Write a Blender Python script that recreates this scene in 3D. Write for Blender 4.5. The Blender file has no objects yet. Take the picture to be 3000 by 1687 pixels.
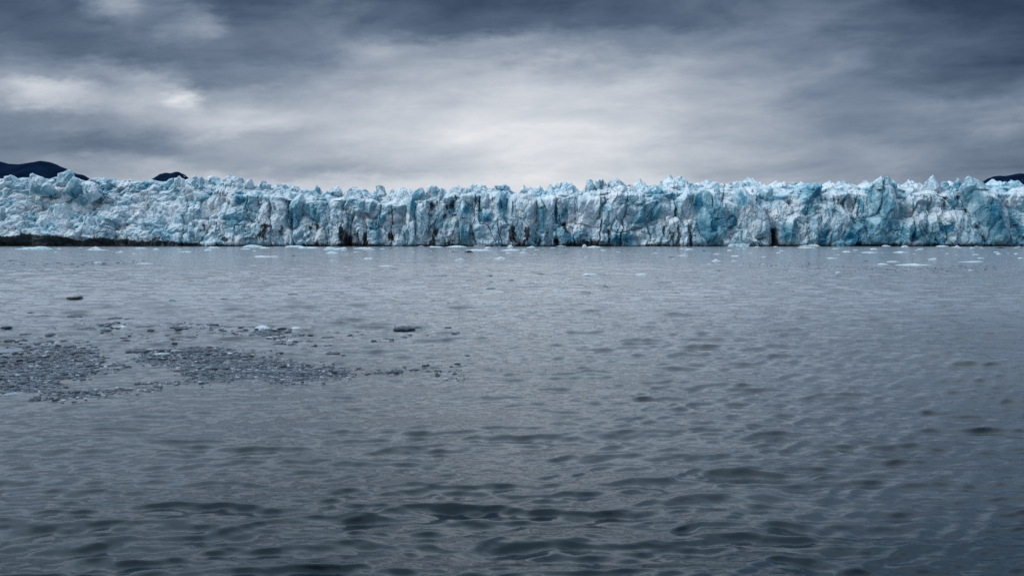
import bpy, math, random
import numpy as np
R = math.radians
C = bpy.context.scene.collection
random.seed(7)

# ------------------------------------------------------------------ camera
CAM_H = 3.0
FPX = 2333.0                      # focal length in pixels of the 3000 px wide photograph
PITCH = math.atan(140.9 / FPX)    # the camera looks slightly down
cam_d = bpy.data.cameras.new("camera")
cam_d.sensor_width = 36.0
cam_d.lens = 36.0 * FPX / 3000.0
cam_d.clip_start = 0.1
cam_d.clip_end = 30000.0
cam = bpy.data.objects.new("camera", cam_d)
cam.location = (0, 0, CAM_H)
cam.rotation_euler = (math.pi / 2 - PITCH, 0, 0)
C.objects.link(cam)
bpy.context.scene.camera = cam

SUN_EL, SUN_AZ = R(38), R(-108)    # azimuth measured from +Y (the glacier) towards +X
sc = bpy.context.scene
sc.view_settings.view_transform = 'Standard'
sc.view_settings.look = 'None'
sc.view_settings.gamma = 1.0
sc.view_settings.exposure = 0.0
sc.render.film_transparent = False
sc.cycles.max_bounces = 6
sc.cycles.diffuse_bounces = 1
sc.cycles.glossy_bounces = 3
sc.cycles.use_adaptive_sampling = False
try:
    sc.cycles.use_denoising = False
except Exception:
    pass

# ------------------------------------------------------------------ sky
def s2l(c):
    c = c / 255.0
    return c / 12.92 if c <= 0.04045 else ((c + 0.055) / 1.055) ** 2.4
def col(r, g, b): return (s2l(r), s2l(g), s2l(b), 1.0)

class NT:
    """small helper for node trees"""
    def __init__(s, tree): s.t = tree; s.n = tree.nodes; s.l = tree.links
    def new(s, typ, **kw):
        n = s.n.new(typ)
        for k, v in kw.items(): setattr(n, k, v)
        return n
    def put(s, sock, v):
        if v is None: return
        if isinstance(v, bpy.types.NodeSocket): s.l.new(v, sock)
        else: sock.default_value = v
    def math(s, op, a, b=None, c=None, clamp=False):
        n = s.new('ShaderNodeMath', operation=op); n.use_clamp = clamp
        s.put(n.inputs[0], a); s.put(n.inputs[1], b)
        if c is not None: s.put(n.inputs[2], c)
        return n.outputs[0]
    def vmath(s, op, a, b=None, c=None, scale=None):
        n = s.new('ShaderNodeVectorMath', operation=op)
        s.put(n.inputs[0], a)
        if b is not None: s.put(n.inputs[1], b)
        if c is not None: s.put(n.inputs[2], c)
        if scale is not None: s.put(n.inputs[3], scale)
        return n.outputs[1] if op in ('LENGTH', 'DOT_PRODUCT', 'DISTANCE') else n.outputs[0]
    def comb(s, x, y, z=0.0):
        n = s.new('ShaderNodeCombineXYZ'); s.put(n.inputs[0], x); s.put(n.inputs[1], y); s.put(n.inputs[2], z); return n.outputs[0]
    def sep(s, v):
        n = s.new('ShaderNodeSeparateXYZ'); s.put(n.inputs[0], v); return n.outputs
    def noise(s, vec, scale, detail=2.0, rough=0.5, dist=0.0, color=False, lac=2.0):
        n = s.new('ShaderNodeTexNoise'); s.put(n.inputs['Vector'], vec)
        n.inputs['Scale'].default_value = scale; n.inputs['Detail'].default_value = detail
        n.inputs['Roughness'].default_value = rough; n.inputs['Distortion'].default_value = dist
        n.inputs['Lacunarity'].default_value = lac
        return n.outputs['Color'] if color else n.outputs['Fac']
    def maprange(s, v, a, b, c=0.0, d=1.0, smooth=False):
        n = s.new('ShaderNodeMapRange'); n.interpolation_type = 'SMOOTHSTEP' if smooth else 'LINEAR'
        s.put(n.inputs[0], v); s.put(n.inputs[1], a); s.put(n.inputs[2], b); s.put(n.inputs[3], c); s.put(n.inputs[4], d)
        return n.outputs[0]
    def ramp(s, v, stops, interp='LINEAR'):
        n = s.new('ShaderNodeValToRGB'); s.put(n.inputs[0], v)
        cr = n.color_ramp; cr.interpolation = interp
        while len(cr.elements) > 1: cr.elements.remove(cr.elements[-1])
        cr.elements[0].position = stops[0][0]; cr.elements[0].color = stops[0][1]
        for p, c in stops[1:]:
            e = cr.elements.new(p); e.color = c
        return n.outputs[0]
    def mix(s, f, a, b, typ='MIX'):
        n = s.new('ShaderNodeMix', data_type='RGBA', blend_type=typ)
        s.put(n.inputs[0], f); s.put(n.inputs[6], a); s.put(n.inputs[7], b); return n.outputs[2]
    def mixf(s, f, a, b):
        n = s.new('ShaderNodeMix', data_type='FLOAT')
        s.put(n.inputs[0], f); s.put(n.inputs[2], a); s.put(n.inputs[3], b); return n.outputs[0]

world = bpy.data.worlds.new("World")
sc.world = world
world.use_nodes = True
wt = NT(world.node_tree); wt.n.clear()
tc = wt.new('ShaderNodeTexCoord')
d = wt.sep(tc.outputs['Generated'])
ymax = wt.math('MAXIMUM', d[1], 0.40)
u0 = wt.math('DIVIDE', d[0], ymax)
v0 = wt.math('DIVIDE', d[2], ymax)
# the cloud sheet seen in perspective: coordinates on a plane overhead
zz = wt.math('ADD', wt.math('MAXIMUM', d[2], 0.0), 0.07)
px = wt.math('DIVIDE', d[0], zz); py = wt.math('DIVIDE', d[1], zz)
pl = wt.comb(wt.math('ADD', px, wt.math('MULTIPLY', py, 0.25)), wt.math('MULTIPLY', py, 0.8), 3.7)
warp = wt.sep(wt.noise(wt.comb(wt.math('MULTIPLY', u0, 3.0), wt.math('MULTIPLY', v0, 11.0), 1.3), 1.0, 9.0, 0.60, color=True))
warp2 = wt.sep(wt.noise(wt.comb(wt.math('MULTIPLY', u0, 11.0), wt.math('MULTIPLY', v0, 24.0), 5.3), 1.0, 8.0, 0.66, color=True))
u = wt.math('ADD', u0, wt.math('ADD', wt.math('MULTIPLY', wt.math('SUBTRACT', warp[0], 0.5), 0.13), wt.math('MULTIPLY', wt.math('SUBTRACT', warp2[0], 0.5), 0.09)))
v = wt.math('ADD', v0, wt.math('ADD', wt.math('MULTIPLY', wt.math('SUBTRACT', warp[1], 0.5), 0.075), wt.math('MULTIPLY', wt.math('SUBTRACT', warp2[1], 0.5), 0.045)))
uu = wt.math('MULTIPLY_ADD', u, 0.5, 0.5)
# bands of cloud from the horizon up: (tangent of elevation, [(azimuth tangent, brightness)...])
def X2u(X): return ((X - 1500) / FPX + 1) / 2
ROWS = [
 (0.035, [(0,.60),(400,.74),(620,.80),(1000,.84),(1500,.885),(1900,.83),(2300,.66),(2700,.54),(3000,.47)]),
 (0.068, [(0,.50),(300,.66),(620,.76),(900,.80),(1300,.85),(1550,.885),(1850,.83),(2200,.68),(2500,.58),(3000,.48)]),
 (0.090, [(0,.44),(300,.60),(560,.66),(820,.62),(1000,.64),(1250,.76),(1550,.86),(1850,.80),(2150,.66),(2500,.55),(3000,.45)]),
 (0.120, [(0,.44),(280,.42),(520,.50),(800,.64),(1100,.76),(1450,.87),(1750,.88),(2050,.74),(2400,.56),(2700,.50),(3000,.44)]),
 (0.150, [(0,.48),(250,.54),(480,.64),(720,.76),(1000,.72),(1250,.80),(1550,.83),(1850,.80),(2150,.66),(2500,.52),(2900,.56),(3000,.54)]),
 (0.181, [(0,.66),(150,.82),(300,.70),(450,.74),(550,.93),(640,.62),(1000,.66),(1250,.74),(1500,.79),(1800,.76),(2100,.65),(2450,.50),(2800,.44),(3000,.42)]),
 (0.205, [(0,.50),(250,.55),(430,.66),(620,.48),(820,.52),(1050,.60),(1300,.70),(1550,.73),(1850,.66),(2200,.56),(2600,.43),(3000,.36)]),
 (0.235, [(0,.42),(300,.38),(560,.44),(900,.42),(1150,.62),(1350,.60),(1650,.52),(1950,.50),(2300,.48),(2650,.38),(3000,.31)]),
 (0.266, [(0,.36),(250,.36),(430,.46),(570,.60),(680,.42),(950,.44),(1200,.40),(1500,.33),(1850,.38),(2250,.42),(2650,.33),(3000,.26)]),
 (0.298, [(0,.30),(200,.36),(330,.62),(450,.44),(700,.30),(1000,.34),(1250,.28),(1650,.27),(1950,.36),(2300,.38),(2500,.34),(2700,.24),(3000,.22)]),
 (0.33,  [(0,.62),(1000,.72),(1500,.82),(2000,.72),(3000,.42)]),
 (0.38,  [(0,.72),(1000,.84),(1500,.94),(2000,.84),(3000,.48)]),
 (0.90,  [(0,.76),(1000,.86),(1500,.94),(2000,.86),(3000,.52)]),
 (2.20,  [(0,.90),(1500,.92),(3000,.84)]),
]
def gray(b): return (b, b, b, 1)
acc = None; pv = None
for tv, stops in ROWS:
    rr = wt.ramp(uu, [(X2u(X), gray(b)) for X, b in stops], 'EASE' if len(stops) > 5 else 'LINEAR')
    if acc is None: acc = rr
    else: acc = wt.mix(wt.maprange(v, pv, tv, smooth=True), acc, rr)
    pv = tv
n1 = wt.noise(pl, 0.55, 7.0, 0.58, 0.3)
n2 = wt.noise(wt.comb(wt.math('ADD', wt.math('MULTIPLY', u0, 5.0), wt.math('MULTIPLY', v0, -5.0)), wt.math('MULTIPLY', v0, 19.0), 8.0), 1.3, 7.0, 0.58, 0.6)
n3 = wt.noise(wt.comb(wt.math('ADD', wt.math('MULTIPLY', u0, 9.0), wt.math('MULTIPLY', v0, -8.0)), wt.math('MULTIPLY', v0, 24.0), 2.0), 1.0, 8.0, 0.60, 0.5)
acc = wt.math('ADD', acc, wt.math('MULTIPLY', wt.math('SUBTRACT', n3, 0.5), 0.17))
bri = wt.math('ADD', acc, wt.math('ADD', wt.math('MULTIPLY', wt.math('SUBTRACT', n1, 0.5), 0.24), wt.math('MULTIPLY', wt.math('SUBTRACT', n2, 0.5), 0.20)))
skyc = wt.ramp(bri, [(.12, col(24, 38, 55)), (.25, col(50, 66, 89)), (.38, col(83, 99, 120)), (.50, col(118, 132, 151)),
                     (.62, col(152, 162, 176)), (.74, col(183, 190, 200)), (.85, col(210, 214, 220)), (.95, col(236, 236, 238)), (1.0, col(246, 246, 247))])
sky = wt.new('ShaderNodeTexSky'); sky.sky_type = 'NISHITA'; sky.sun_disc = False
sky.sun_elevation = SUN_EL; sky.sun_rotation = SUN_AZ
# thin clear-air share of the overcast, on top of the cloud light; brighter overhead as every overcast is
# added brightness ahead, above the frame, so the water reflects more light
lift = wt.math('MULTIPLY_ADD', wt.math('MULTIPLY', wt.maprange(v0, 0.305, 0.42, smooth=True), wt.maprange(d[1], -0.15, 0.5, 0.1, 1.0, smooth=True)), 0.95, 1.0)
skyc = wt.vmath('SCALE', skyc, scale=lift)
skyc = wt.mix(wt.maprange(v0, 0.31, 0.55, smooth=True), skyc, wt.vmath('MULTIPLY', skyc, (0.84, 0.97, 1.06)))
skyc = wt.vmath('ADD', skyc, wt.vmath('SCALE', sky.outputs[0], scale=0.003))
bg = wt.new('ShaderNodeBackground'); wt.put(bg.inputs[0], skyc); bg.inputs[1].default_value = 1.0
wo = wt.new('ShaderNodeOutputWorld'); wt.l.new(bg.outputs[0], wo.inputs[0])
world.cycles.sampling_method = 'MANUAL'; world.cycles.sample_map_resolution = 1024

sun_d = bpy.data.lights.new("sun", 'SUN'); sun_d.energy = 1.5; sun_d.angle = R(18); sun_d.color = (1.0, 0.985, 0.96)
sun = bpy.data.objects.new("sun", sun_d); C.objects.link(sun)
sun.rotation_euler = (math.pi / 2 - SUN_EL, 0, math.pi - SUN_AZ)
sun.location = (-200, 100, 300)

# ------------------------------------------------------------------ pixel <-> place
def ray(X, Y):
    a = (X - 1500) / FPX; b = (843.5 - Y) / FPX
    return a, math.cos(PITCH) + b * math.sin(PITCH), -math.sin(PITCH) + b * math.cos(PITCH)
def at_dist(X, Y, y):
    dx, dy, dz = ray(X, Y); t = y / dy
    return dx * t, CAM_H + dz * t
def on_water(X, Y):
    dx, dy, dz = ray(X, Y); t = CAM_H / -dz
    return dx * t, dy * t

# ------------------------------------------------------------------ numpy noise
def _h(i, j, k, seed):
    with np.errstate(over='ignore'):
        n = (i.astype(np.int64) * 374761393 + j.astype(np.int64) * 668265263 + k.astype(np.int64) * 2147483647 + seed * 974711).astype(np.uint64)
        n = (n ^ (n >> np.uint64(13))) * np.uint64(1274126177)
        n = (n ^ (n >> np.uint64(16))) * np.uint64(2246822519)
        n = n ^ (n >> np.uint64(15))
    return (n & np.uint64(0xFFFFFF)).astype(np.float64) / 16777215.0
def vnoise(x, y, z=None, seed=0):
    if z is None: z = np.zeros_like(x)
    xi, yi, zi = np.floor(x), np.floor(y), np.floor(z)
    fx, fy, fz = x - xi, y - yi, z - zi
    sx, sy, sz = [f * f * f * (f * (f * 6 - 15) + 10) for f in (fx, fy, fz)]
    two = np.any(fz != 0)
    def plane(k):
        a = _h(xi, yi, k, seed); b = _h(xi + 1, yi, k, seed); c = _h(xi, yi + 1, k, seed); e = _h(xi + 1, yi + 1, k, seed)
        return (a + (b - a) * sx) * (1 - sy) + (c + (e - c) * sx) * sy
    p0 = plane(zi)
    if not two: return p0 * 2 - 1
    return (p0 * (1 - sz) + plane(zi + 1) * sz) * 2 - 1
def fbm(x, y, z=None, seed=0, oct=4, gain=0.5):
    a = 1.0; s = 0; tot = 0
    for o in range(oct):
        s = s + a * vnoise(x, y, z, seed + o * 17); tot += a
        x = x * 2.03 + 11.3; y = y * 2.03 + 5.7
        if z is not None: z = z * 2.03 + 3.1
        a *= gain
    return s / tot
def blocks(u, v, seed, k=1.6, tilt=0.9, full=False):
    """union of tilted, faceted blocks on a jittered lattice: hard creases, flat faces; about 0..1"""
    iu, iv = np.floor(u), np.floor(v)
    best = np.full(u.shape, -9.0); second = best.copy(); tone = np.zeros(u.shape)
    z = np.zeros_like(u)
    for di in (-1, 0, 1):
        for dj in (-1, 0, 1):
            ci, cj = iu + di, iv + dj
            px = ci + _h(ci, cj, z, seed); py = cj + _h(ci, cj, z, seed + 1)
            h = _h(ci, cj, z, seed + 2)
            gx = (_h(ci, cj, z, seed + 3) - .5) * 2 * tilt; gy = (_h(ci, cj, z, seed + 4) - .5) * 2 * tilt
            an = _h(ci, cj, z, seed + 5) * 3.14159
            ca, sa = np.cos(an), np.sin(an)
            du, dv = u - px, v - py
            a = np.abs(du * ca + dv * sa); b = np.abs(-du * sa + dv * ca)
            val = h * 0.9 + gx * du + gy * dv - k * np.maximum(np.maximum(a * 1.15, b * 0.8) - 0.28, 0) 
            if full:
                win = val > best
                second = np.where(win, best, np.maximum(second, val))
                tone = np.where(win, _h(ci, cj, z, seed + 6), tone)
            best = np.maximum(best, val)
    if full: return np.clip(best, -1.2, 1.6), tone, best - second
    return np.clip(best, -1.2, 1.6)

# ------------------------------------------------------------------ mesh helpers
def mesh_obj(name, verts, faces, mat, parent=None, attrs=None, smooth=False):
    verts = np.asarray(verts, dtype=np.float32); faces = np.asarray(faces, dtype=np.int32)
    me = bpy.data.meshes.new(name)
    nv, nf, w = len(verts), len(faces), faces.shape[1]
    me.vertices.add(nv); me.vertices.foreach_set('co', verts.ravel())
    me.loops.add(nf * w); me.loops.foreach_set('vertex_index', faces.ravel())
    me.polygons.add(nf); me.polygons.foreach_set('loop_start', np.arange(0, nf * w, w, dtype=np.int32))
    me.polygons.foreach_set('loop_total', np.full(nf, w, dtype=np.int32))
    me.polygons.foreach_set('use_smooth', np.full(nf, smooth, dtype=bool))
    for k, a in (attrs or {}).items():
        at = me.attributes.new(k, 'FLOAT', 'POINT'); at.data.foreach_set('value', np.asarray(a, dtype=np.float32))
    me.update(); me.validate()
    me.materials.append(mat)
    o = bpy.data.objects.new(name, me); C.objects.link(o)
    if parent is not None: o.parent = parent
    return o
def grid_faces(nr, nc, wrap=False, off=0):
    r = np.arange(nr - 1)[:, None]; c = np.arange(nc if wrap else nc - 1)[None, :]
    c2 = (c + 1) % nc
    a = r * nc + c; b = r * nc + c2; e = (r + 1) * nc + c2; f = (r + 1) * nc + c
    return np.stack([a, b, e, f], -1).reshape(-1, 4) + off
def tag(o, label=None, cat=None, group=None, kind=None):
    if label: o['label'] = label
    if cat: o['category'] = cat
    if group: o['group'] = group
    if kind: o['kind'] = kind
    return o

# ------------------------------------------------------------------ materials
def mat_new(name):
    m = bpy.data.materials.new(name); m.use_nodes = True
    t = NT(m.node_tree); t.n.clear()
    out = t.new('ShaderNodeOutputMaterial'); b = t.new('ShaderNodeBsdfPrincipled')
    t.l.new(b.outputs[0], out.inputs[0])
    return m, t, b

def ice_material():
    m, t, b = mat_new('glacier_ice')
    g = t.new('ShaderNodeNewGeometry'); P = g.outputs['Position']; Nn = t.sep(g.outputs['Normal'])
    at = lambda n: (lambda a: a.outputs['Fac'])(t.new('ShaderNodeAttribute', attribute_name=n))
    dirt, blue, fresh, tone, seam = at('dirt'), at('blue'), at('fresh'), at('tone'), at('seam')
    # wide patches, tall streaks and fine grain
    stretch = t.vmath('MULTIPLY', P, (1.0, 1.0, 0.28))
    big = t.noise(P, 0.07, 5, 0.6); mid = t.noise(stretch, 0.34, 5, 0.62, 0.5); fine = t.noise(P, 1.7, 6, 0.7)
    streak = t.noise(t.vmath('MULTIPLY', P, (1.0, 0.6, 0.10)), 0.9, 5, 0.65)
    speck = t.noise(P, 3.2, 4, 0.75)
    white = col(217, 229, 237); pale = col(184, 211, 225); blu = col(110, 164, 184); deep = col(38, 112, 144)
    grey = col(122, 152, 174); black = col(9, 11, 16)
    # blueness: dense ice in patches, hand placed share first
    bl = t.math('ADD', t.math('MULTIPLY', blue, 0.62), t.math('ADD', t.math('MULTIPLY', t.math('SUBTRACT', mid, 0.5), 0.8), t.math('MULTIPLY', t.math('SUBTRACT', big, 0.5), 1.5)))
    bl = t.math('ADD', t.math('ADD', bl, 0.36), t.math('MULTIPLY', tone, 0.48))
    # weathered crust on what faces the sky
    bl = t.math('SUBTRACT', bl, t.math('MULTIPLY', t.maprange(Nn[2], 0.25, 0.8, smooth=True), 0.30))
    c = t.ramp(t.math('ADD', bl, t.math('MULTIPLY', t.math('SUBTRACT', fine, 0.5), 0.35)), [(0.0, white), (0.28, pale), (0.62, blu), (1.0, deep)])
    # grey weathering film
    gf = t.maprange(t.math('ADD', t.math('MULTIPLY', streak, 0.6), t.math('MULTIPLY', fine, 0.4)), 0.53, 0.67, 0.0, 0.48, smooth=True)
    c = t.mix(gf, c, grey)
    # fresh crushed ice
    ff = t.maprange(t.math('ADD', fresh, t.math('MULTIPLY', t.math('SUBTRACT', speck, 0.5), 0.9)), 0.25, 0.75, 0.0, 0.9, smooth=True)
    c = t.mix(ff, c, col(226, 236, 243))
    # hairline cracks drawn as dark bluish lines
    wv = t.vmath('ADD', P, t.vmath('SCALE', t.noise(P, 0.25, 3, 0.6, color=True), scale=5.0))
    vo = t.new('ShaderNodeTexVoronoi', feature='DISTANCE_TO_EDGE'); t.put(vo.inputs['Vector'], t.vmath('MULTIPLY', wv, (1, 1, 0.5))); vo.inputs['Scale'].default_value = 0.13
    crk = t.maprange(vo.outputs[0], 0.0, 0.030, 1.0, 0.0)
    crk = t.math('MULTIPLY', crk, t.maprange(t.noise(P, 0.12, 2, 0.5), 0.54, 0.66, 0.0, 0.7))
    crk = t.math('MAXIMUM', crk, t.math('MULTIPLY', seam, 0.62))
    c = t.mix(crk, c, col(30, 46, 64))
    # dirt and painted cave shade: placed patches broken up by noise, plus scattered dust
    dn = t.math('ADD', t.math('MULTIPLY', t.noise(t.vmath('MULTIPLY', P, (1, 1, 0.4)), 0.8, 6, 0.72), 0.62), t.math('MULTIPLY', speck, 0.38))
    dd = t.maprange(t.math('ADD', t.math('MULTIPLY', dirt, 0.50), dn), 0.80, 0.95, 0.0, 1.0)
    dust = t.maprange(t.math('ADD', t.math('MULTIPLY', dn, 0.7), t.math('MULTIPLY', big, 0.3)), 0.585, 0.70, 0.0, 0.65)
    c = t.mix(dust, c, col(58, 62, 78))
    c = t.mix(t.math('MULTIPLY', dd, 0.92), c, black)
    t.put(b.inputs['Base Color'], c)
    b.inputs['Roughness'].default_value = 0.55
    b.inputs['IOR'].default_value = 1.31
    b.inputs['Specular IOR Level'].default_value = 0.35
    bp = t.new('ShaderNodeBump'); bp.inputs['Strength'].default_value = 0.45; bp.inputs['Distance'].default_value = 0.8
    hgt = t.math('ADD', t.math('MULTIPLY', fine, 0.9), t.math('ADD', t.math('MULTIPLY', mid, 0.8), t.math('MULTIPLY', speck, 0.35)))
    t.put(bp.inputs['Height'], hgt); t.l.new(bp.outputs[0], b.inputs['Normal'])
    return m
M_ICE = ice_material()

def floe_material(name, base, tip, rough=0.5, dark=None, dark_amt=0.0, scale=1.0, island=False):
    m, t, b = mat_new(name)
    tc = t.new('ShaderNodeTexCoord'); g = t.new('ShaderNodeNewGeometry')
    P = g.outputs['Position']
    n = t.noise(P, 1.1 * scale, 5, 0.65); n2 = t.noise(P, 5.0 * scale, 4, 0.7)
    c = t.mix(g.outputs['Random Per Island'] if island else t.maprange(n, 0.38, 0.62), base, tip)
    if dark is not None:
        c = t.mix(t.maprange(t.math('ADD', t.math('MULTIPLY', n, 0.5), t.math('MULTIPLY', n2, 0.5)), 0.60 - dark_amt, 0.68 - dark_amt), c, dark)
    t.put(b.inputs['Base Color'], c); b.inputs['Roughness'].default_value = rough; b.inputs['IOR'].default_value = 1.31
    bp = t.new('ShaderNodeBump'); bp.inputs['Strength'].default_value = 0.6; bp.inputs['Distance'].default_value = 0.25 / scale
    t.put(bp.inputs['Height'], n2); t.l.new(bp.outputs[0], b.inputs['Normal'])
    return m
M_WHITE = floe_material('floe_white_ice', col(176, 200, 212), col(214, 226, 234), 0.5)
M_BLUE = floe_material('floe_blue_ice', col(128, 178, 196), col(206, 224, 232), 0.4, col(60, 78, 96), -0.03)
M_GREY = floe_material('floe_grey_ice', col(98, 114, 130), col(148, 162, 176), 0.3, col(48, 60, 74), 0.02, 2.0)
M_DIRTY = floe_material('floe_dirty_ice', col(120, 130, 140), col(186, 192, 200), 0.5, col(26, 28, 36), 0.10, 1.5)
M_BLACK = floe_material('floe_black_ice', col(22, 28, 36), col(52, 62, 74), 0.25, None, 0, 2.0)
M_CLEAR = floe_material('clear_ice', col(30, 42, 54), col(70, 86, 104), 0.22, col(24, 34, 46), 0.0, 6.0)
M_CRUMB = floe_material('brash_crumb_ice', col(30, 42, 55), col(112, 128, 143), 0.2, col(24, 34, 46), 0.0, 9.0, True)
M_PEBBLE = floe_material('fragment_white_ice', col(150, 166, 180), col(214, 222, 230), 0.35, None, 0, 8.0)

# ------------------------------------------------------------------ glacier
CR = 400.0 / 2415.0
def crop(ox, pts): return [(ox + x * CR, 490 + y * CR) for x, y in pts]
BASE_Y = 366.0
SKY_LINE = [(-900,512),(-400,520),(-120,512),(0,520),(35,514),(52,523),(70,517),(93,507.5),(116,516),(157,517),(175,504),(186,502),(201,495),(215,508),(233,520),(256,523),(280,517),(287,508),(292,515),(296,509),(309,510),(326,520),(379,524),(437,524),(454,519),(472,520),(495,526),(513,519),(536,519),(553,524),(562,520),(571,513),(579,520),(588,514),(600,527),(629,528),(639,520),(650,529),(667,523),(682,524),(696,519),(711,527),(724,528),(737,523),(750,540),(764,534),(772,526),(794,540),(811,536),(832,545),(850,547),(866,543),(913,552),(920,555),(928,543),(938,557),(948,564),(965,564),(980,546),(995,547),(1002,559),(1018,567),(1024,551),(1065,552),(1082,556),(1100,558),(1104,542.5),(1126,546),(1134,568),(1140,568),(1149,556),(1161,558),(1169,552),(1181,559),(1190,552),(1200,568),(1213,559),(1228,550),(1245,555),(1257,541),(1280,546),(1303,552),(1309,561),(1327,545),(1362,549),(1385,551),(1408,541),(1449,545),(1478,540),(1496,548),(1506,555),(1515,559),(1532,542.5),(1555,559),(1565,556),(1577,543),(1593,556.5),(1605,550),(1612,538),(1622,554),(1628,535),(1643,530),(1672,539),(1686,543),(1701,561),(1714,556),(1721,524.5),(1739,527),(1748,524),(1762,523),(1774,536),(1820,535),(1858,533),(1873,523),(1882,537.5),(1922,536),(1937,527),(1966,521.5),(2001,523),(2004,532),(2039,532),(2077,530),(2112,535),(2170,535),(2190,532),(2211,537.5),(2249,535),(2279,540),(2297,532),(2314,538),(2343,541),(2375,538),(2413,541),(2448,535.5),(2483,541),(2547,542),(2570,538),(2629,537),(2669,535),(2684,540),(2699,549),(2716,540),(2754,543),(2771,534),(2780,538.5),(2800,532),(2816,538),(2850,540),(2888,541),(2920,536),(2943,533),(2978,540),(3000,542),(3150,535),(3400,545),(4000,530)]
FX = np.array([p[0] for p in SKY_LINE], float); FY = np.array([p[1] for p in SKY_LINE], float)

def patches(lst):
    out = []
    for ox, items in lst:
        for it in items:
            cx, cy, rx, ry = it[:4]; s = it[4] if len(it) > 4 else 1.0
            X, Y = ox + cx * CR, 490 + cy * CR
            x, z = at_dist(X, Y, BASE_Y + 4)
            k = CR / FPX * BASE_Y
            out.append((x, z, rx * k * 1.15, ry * k * 1.15, s))
    return out
DIRT_AND_SHADE = patches([  # dirt patches, some of them shade painted black into the caves
 (0, [(130,870,120,120,.6),(500,880,40,150,.6),(300,1052,280,14,1),(780,900,60,100,.4),(600,1170,250,25,.6),(120,1090,160,30,.5),(820,1095,40,20,.8),(380,1220,90,60,.9)]),
 (380, [(1870,780,60,60,.8),(1310,1050,40,120,.9),(1520,1050,40,100,.9),(1460,1200,60,100,.5),(1690,1250,50,40,1),(2380,1130,50,150,1),(2300,1200,80,100,.7),(150,1370,380,60,1),(230,1070,50,30,.9),(1780,650,25,30,1),(2040,950,20,60,1),(1420,290,20,25,1),(400,1310,300,10,1),(900,1355,300,14,.9)]),
 (750, [(1540,1150,60,120),(1600,1290,60,80),(1790,1170,30,120),(1930,1230,25,130),(440,1120,40,130),(150,1150,80,120),(600,1000,25,200),(980,1070,40,60),(1070,1060,25,60),(1170,1100,60,60,.6),(100,1180,60,60),(2400,1200,30,60),(1740,900,40,60,.8),(1960,520,60,70,.6),(1650,560,40,40,.7),(1100,600,90,20,.7),(190,420,60,30,.7)]),
 (1120, [(900,650,60,130),(890,850,60,80),(1240,660,50,130),(1280,560,90,30),(1160,720,40,100),(960,1130,90,60),(880,1250,60,90),(2310,1180,50,200),(340,1200,22,120),(180,1220,50,100),(1130,880,40,60),(1050,1300,250,80,.45),(1230,390,60,30,.7),(1040,460,70,20,.7)]),
 (1500, [(250,1130,70,120),(10,1200,30,200),(510,740,60,55),(900,1020,80,70),(940,1090,60,50),(770,1320,50,70),(470,1320,50,60),(1570,980,30,40),(1720,1150,30,150,.8),(1720,350,80,50,.9),(1590,450,40,70,.8),(2320,600,50,30,.9),(1400,400,40,40,.9),(640,510,70,40,.6),(940,570,40,40,.6),(1300,1330,300,60,.5),(2080,300,70,25,.9)]),
 (1870, [(1270,600,40,150),(720,1150,80,200,.8),(920,1150,60,250,.9),(620,1180,150,220,.6),(1500,310,60,60,.9),(90,600,60,30,.9),(2400,1200,60,200,1),(660,620,20,60,1),(2200,1230,140,22,1),(680,760,16,130,.9),(1600,1000,30,90,.7),(1850,540,90,16,.4)]),
 (2250, [(100,1250,60,150,1),(1500,720,60,140,.9),(400,640,40,45,1),(850,750,150,25,.8),(1860,860,30,60,.5),(1280,1080,25,60,.9),(700,840,30,60,.8),(1420,1200,30,40,.7)]),
 (2600, [(990,680,40,100,.9),(1240,520,45,110,.9),(550,850,80,60,.7),(2250,750,80,80,.6),(1560,1020,30,60,1),(1690,1230,18,70,1),(270,740,30,110,.7)]),
])
BLUE = patches([
 (0, [(700,480,200,80,.6),(1150,560,300,80,.5),(1500,550,200,100,.5),(1880,400,80,80,.8),(700,1000,500,90,.3)]),
 (380, [(1300,550,150,120,.7),(1500,500,60,100,.7),(1950,600,100,120,.8),(1800,1000,120,120,.4),(600,1130,250,60,.5),(280,330,60,130,.5)]),
 (750, [(1190,750,100,250,.8),(650,750,70,200,.9),(2170,900,60,150,1),(1080,700,150,150,.6),(100,520,80,70,.8),(2080,1020,50,90,1),(2150,1200,130,180,.5),(1230,1250,90,30,.8)]),
 (1120, [(1520,760,50,90,1.2),(1840,880,90,110,1.2),(1720,720,30,170,1.2),(2120,620,120,220,.9),(540,700,60,230,.7),(700,900,50,60,.6),(1450,1150,140,230,.7),(1020,1000,120,120,.6),(2100,1200,140,200,.5)]),
 (1500, [(760,760,24,130,1),(940,850,36,160,1.1),(520,900,60,170,.8),(1950,1300,280,90,1),(1100,1200,300,150,.5),(1650,700,80,80,.8),(2200,1000,160,160,.7),(1000,780,90,90,.5)]),
 (1870, [(1300,1100,260,260,.7),(100,1000,120,250,.6),(1640,950,80,160,.9),(2180,620,80,120,.8),(300,750,80,220,.7),(2250,1150,150,70,1),(1050,580,120,100,.5),(1380,450,60,130,.7),(1850,620,90,90,.8)]),
 (2250, [(750,450,180,220,.8),(1560,1150,150,200,1.1),(1000,1250,120,150,.8),(2050,600,250,500,.8),(1250,620,60,22,1.1),(400,1150,160,160,.7),(1650,640,70,130,.8),(1280,350,60,70,.5)]),
 (2600, [(1020,1080,120,90,1.1),(1550,450,250,250,.9),(1800,850,400,450,.8),(500,1200,120,120,.8),(1150,600,80,150,.8),(200,900,200,450,.6),(760,1150,150,180,.6),(760,300,120,120,.4),(2300,1100,100,300,.7)]),
])
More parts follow.
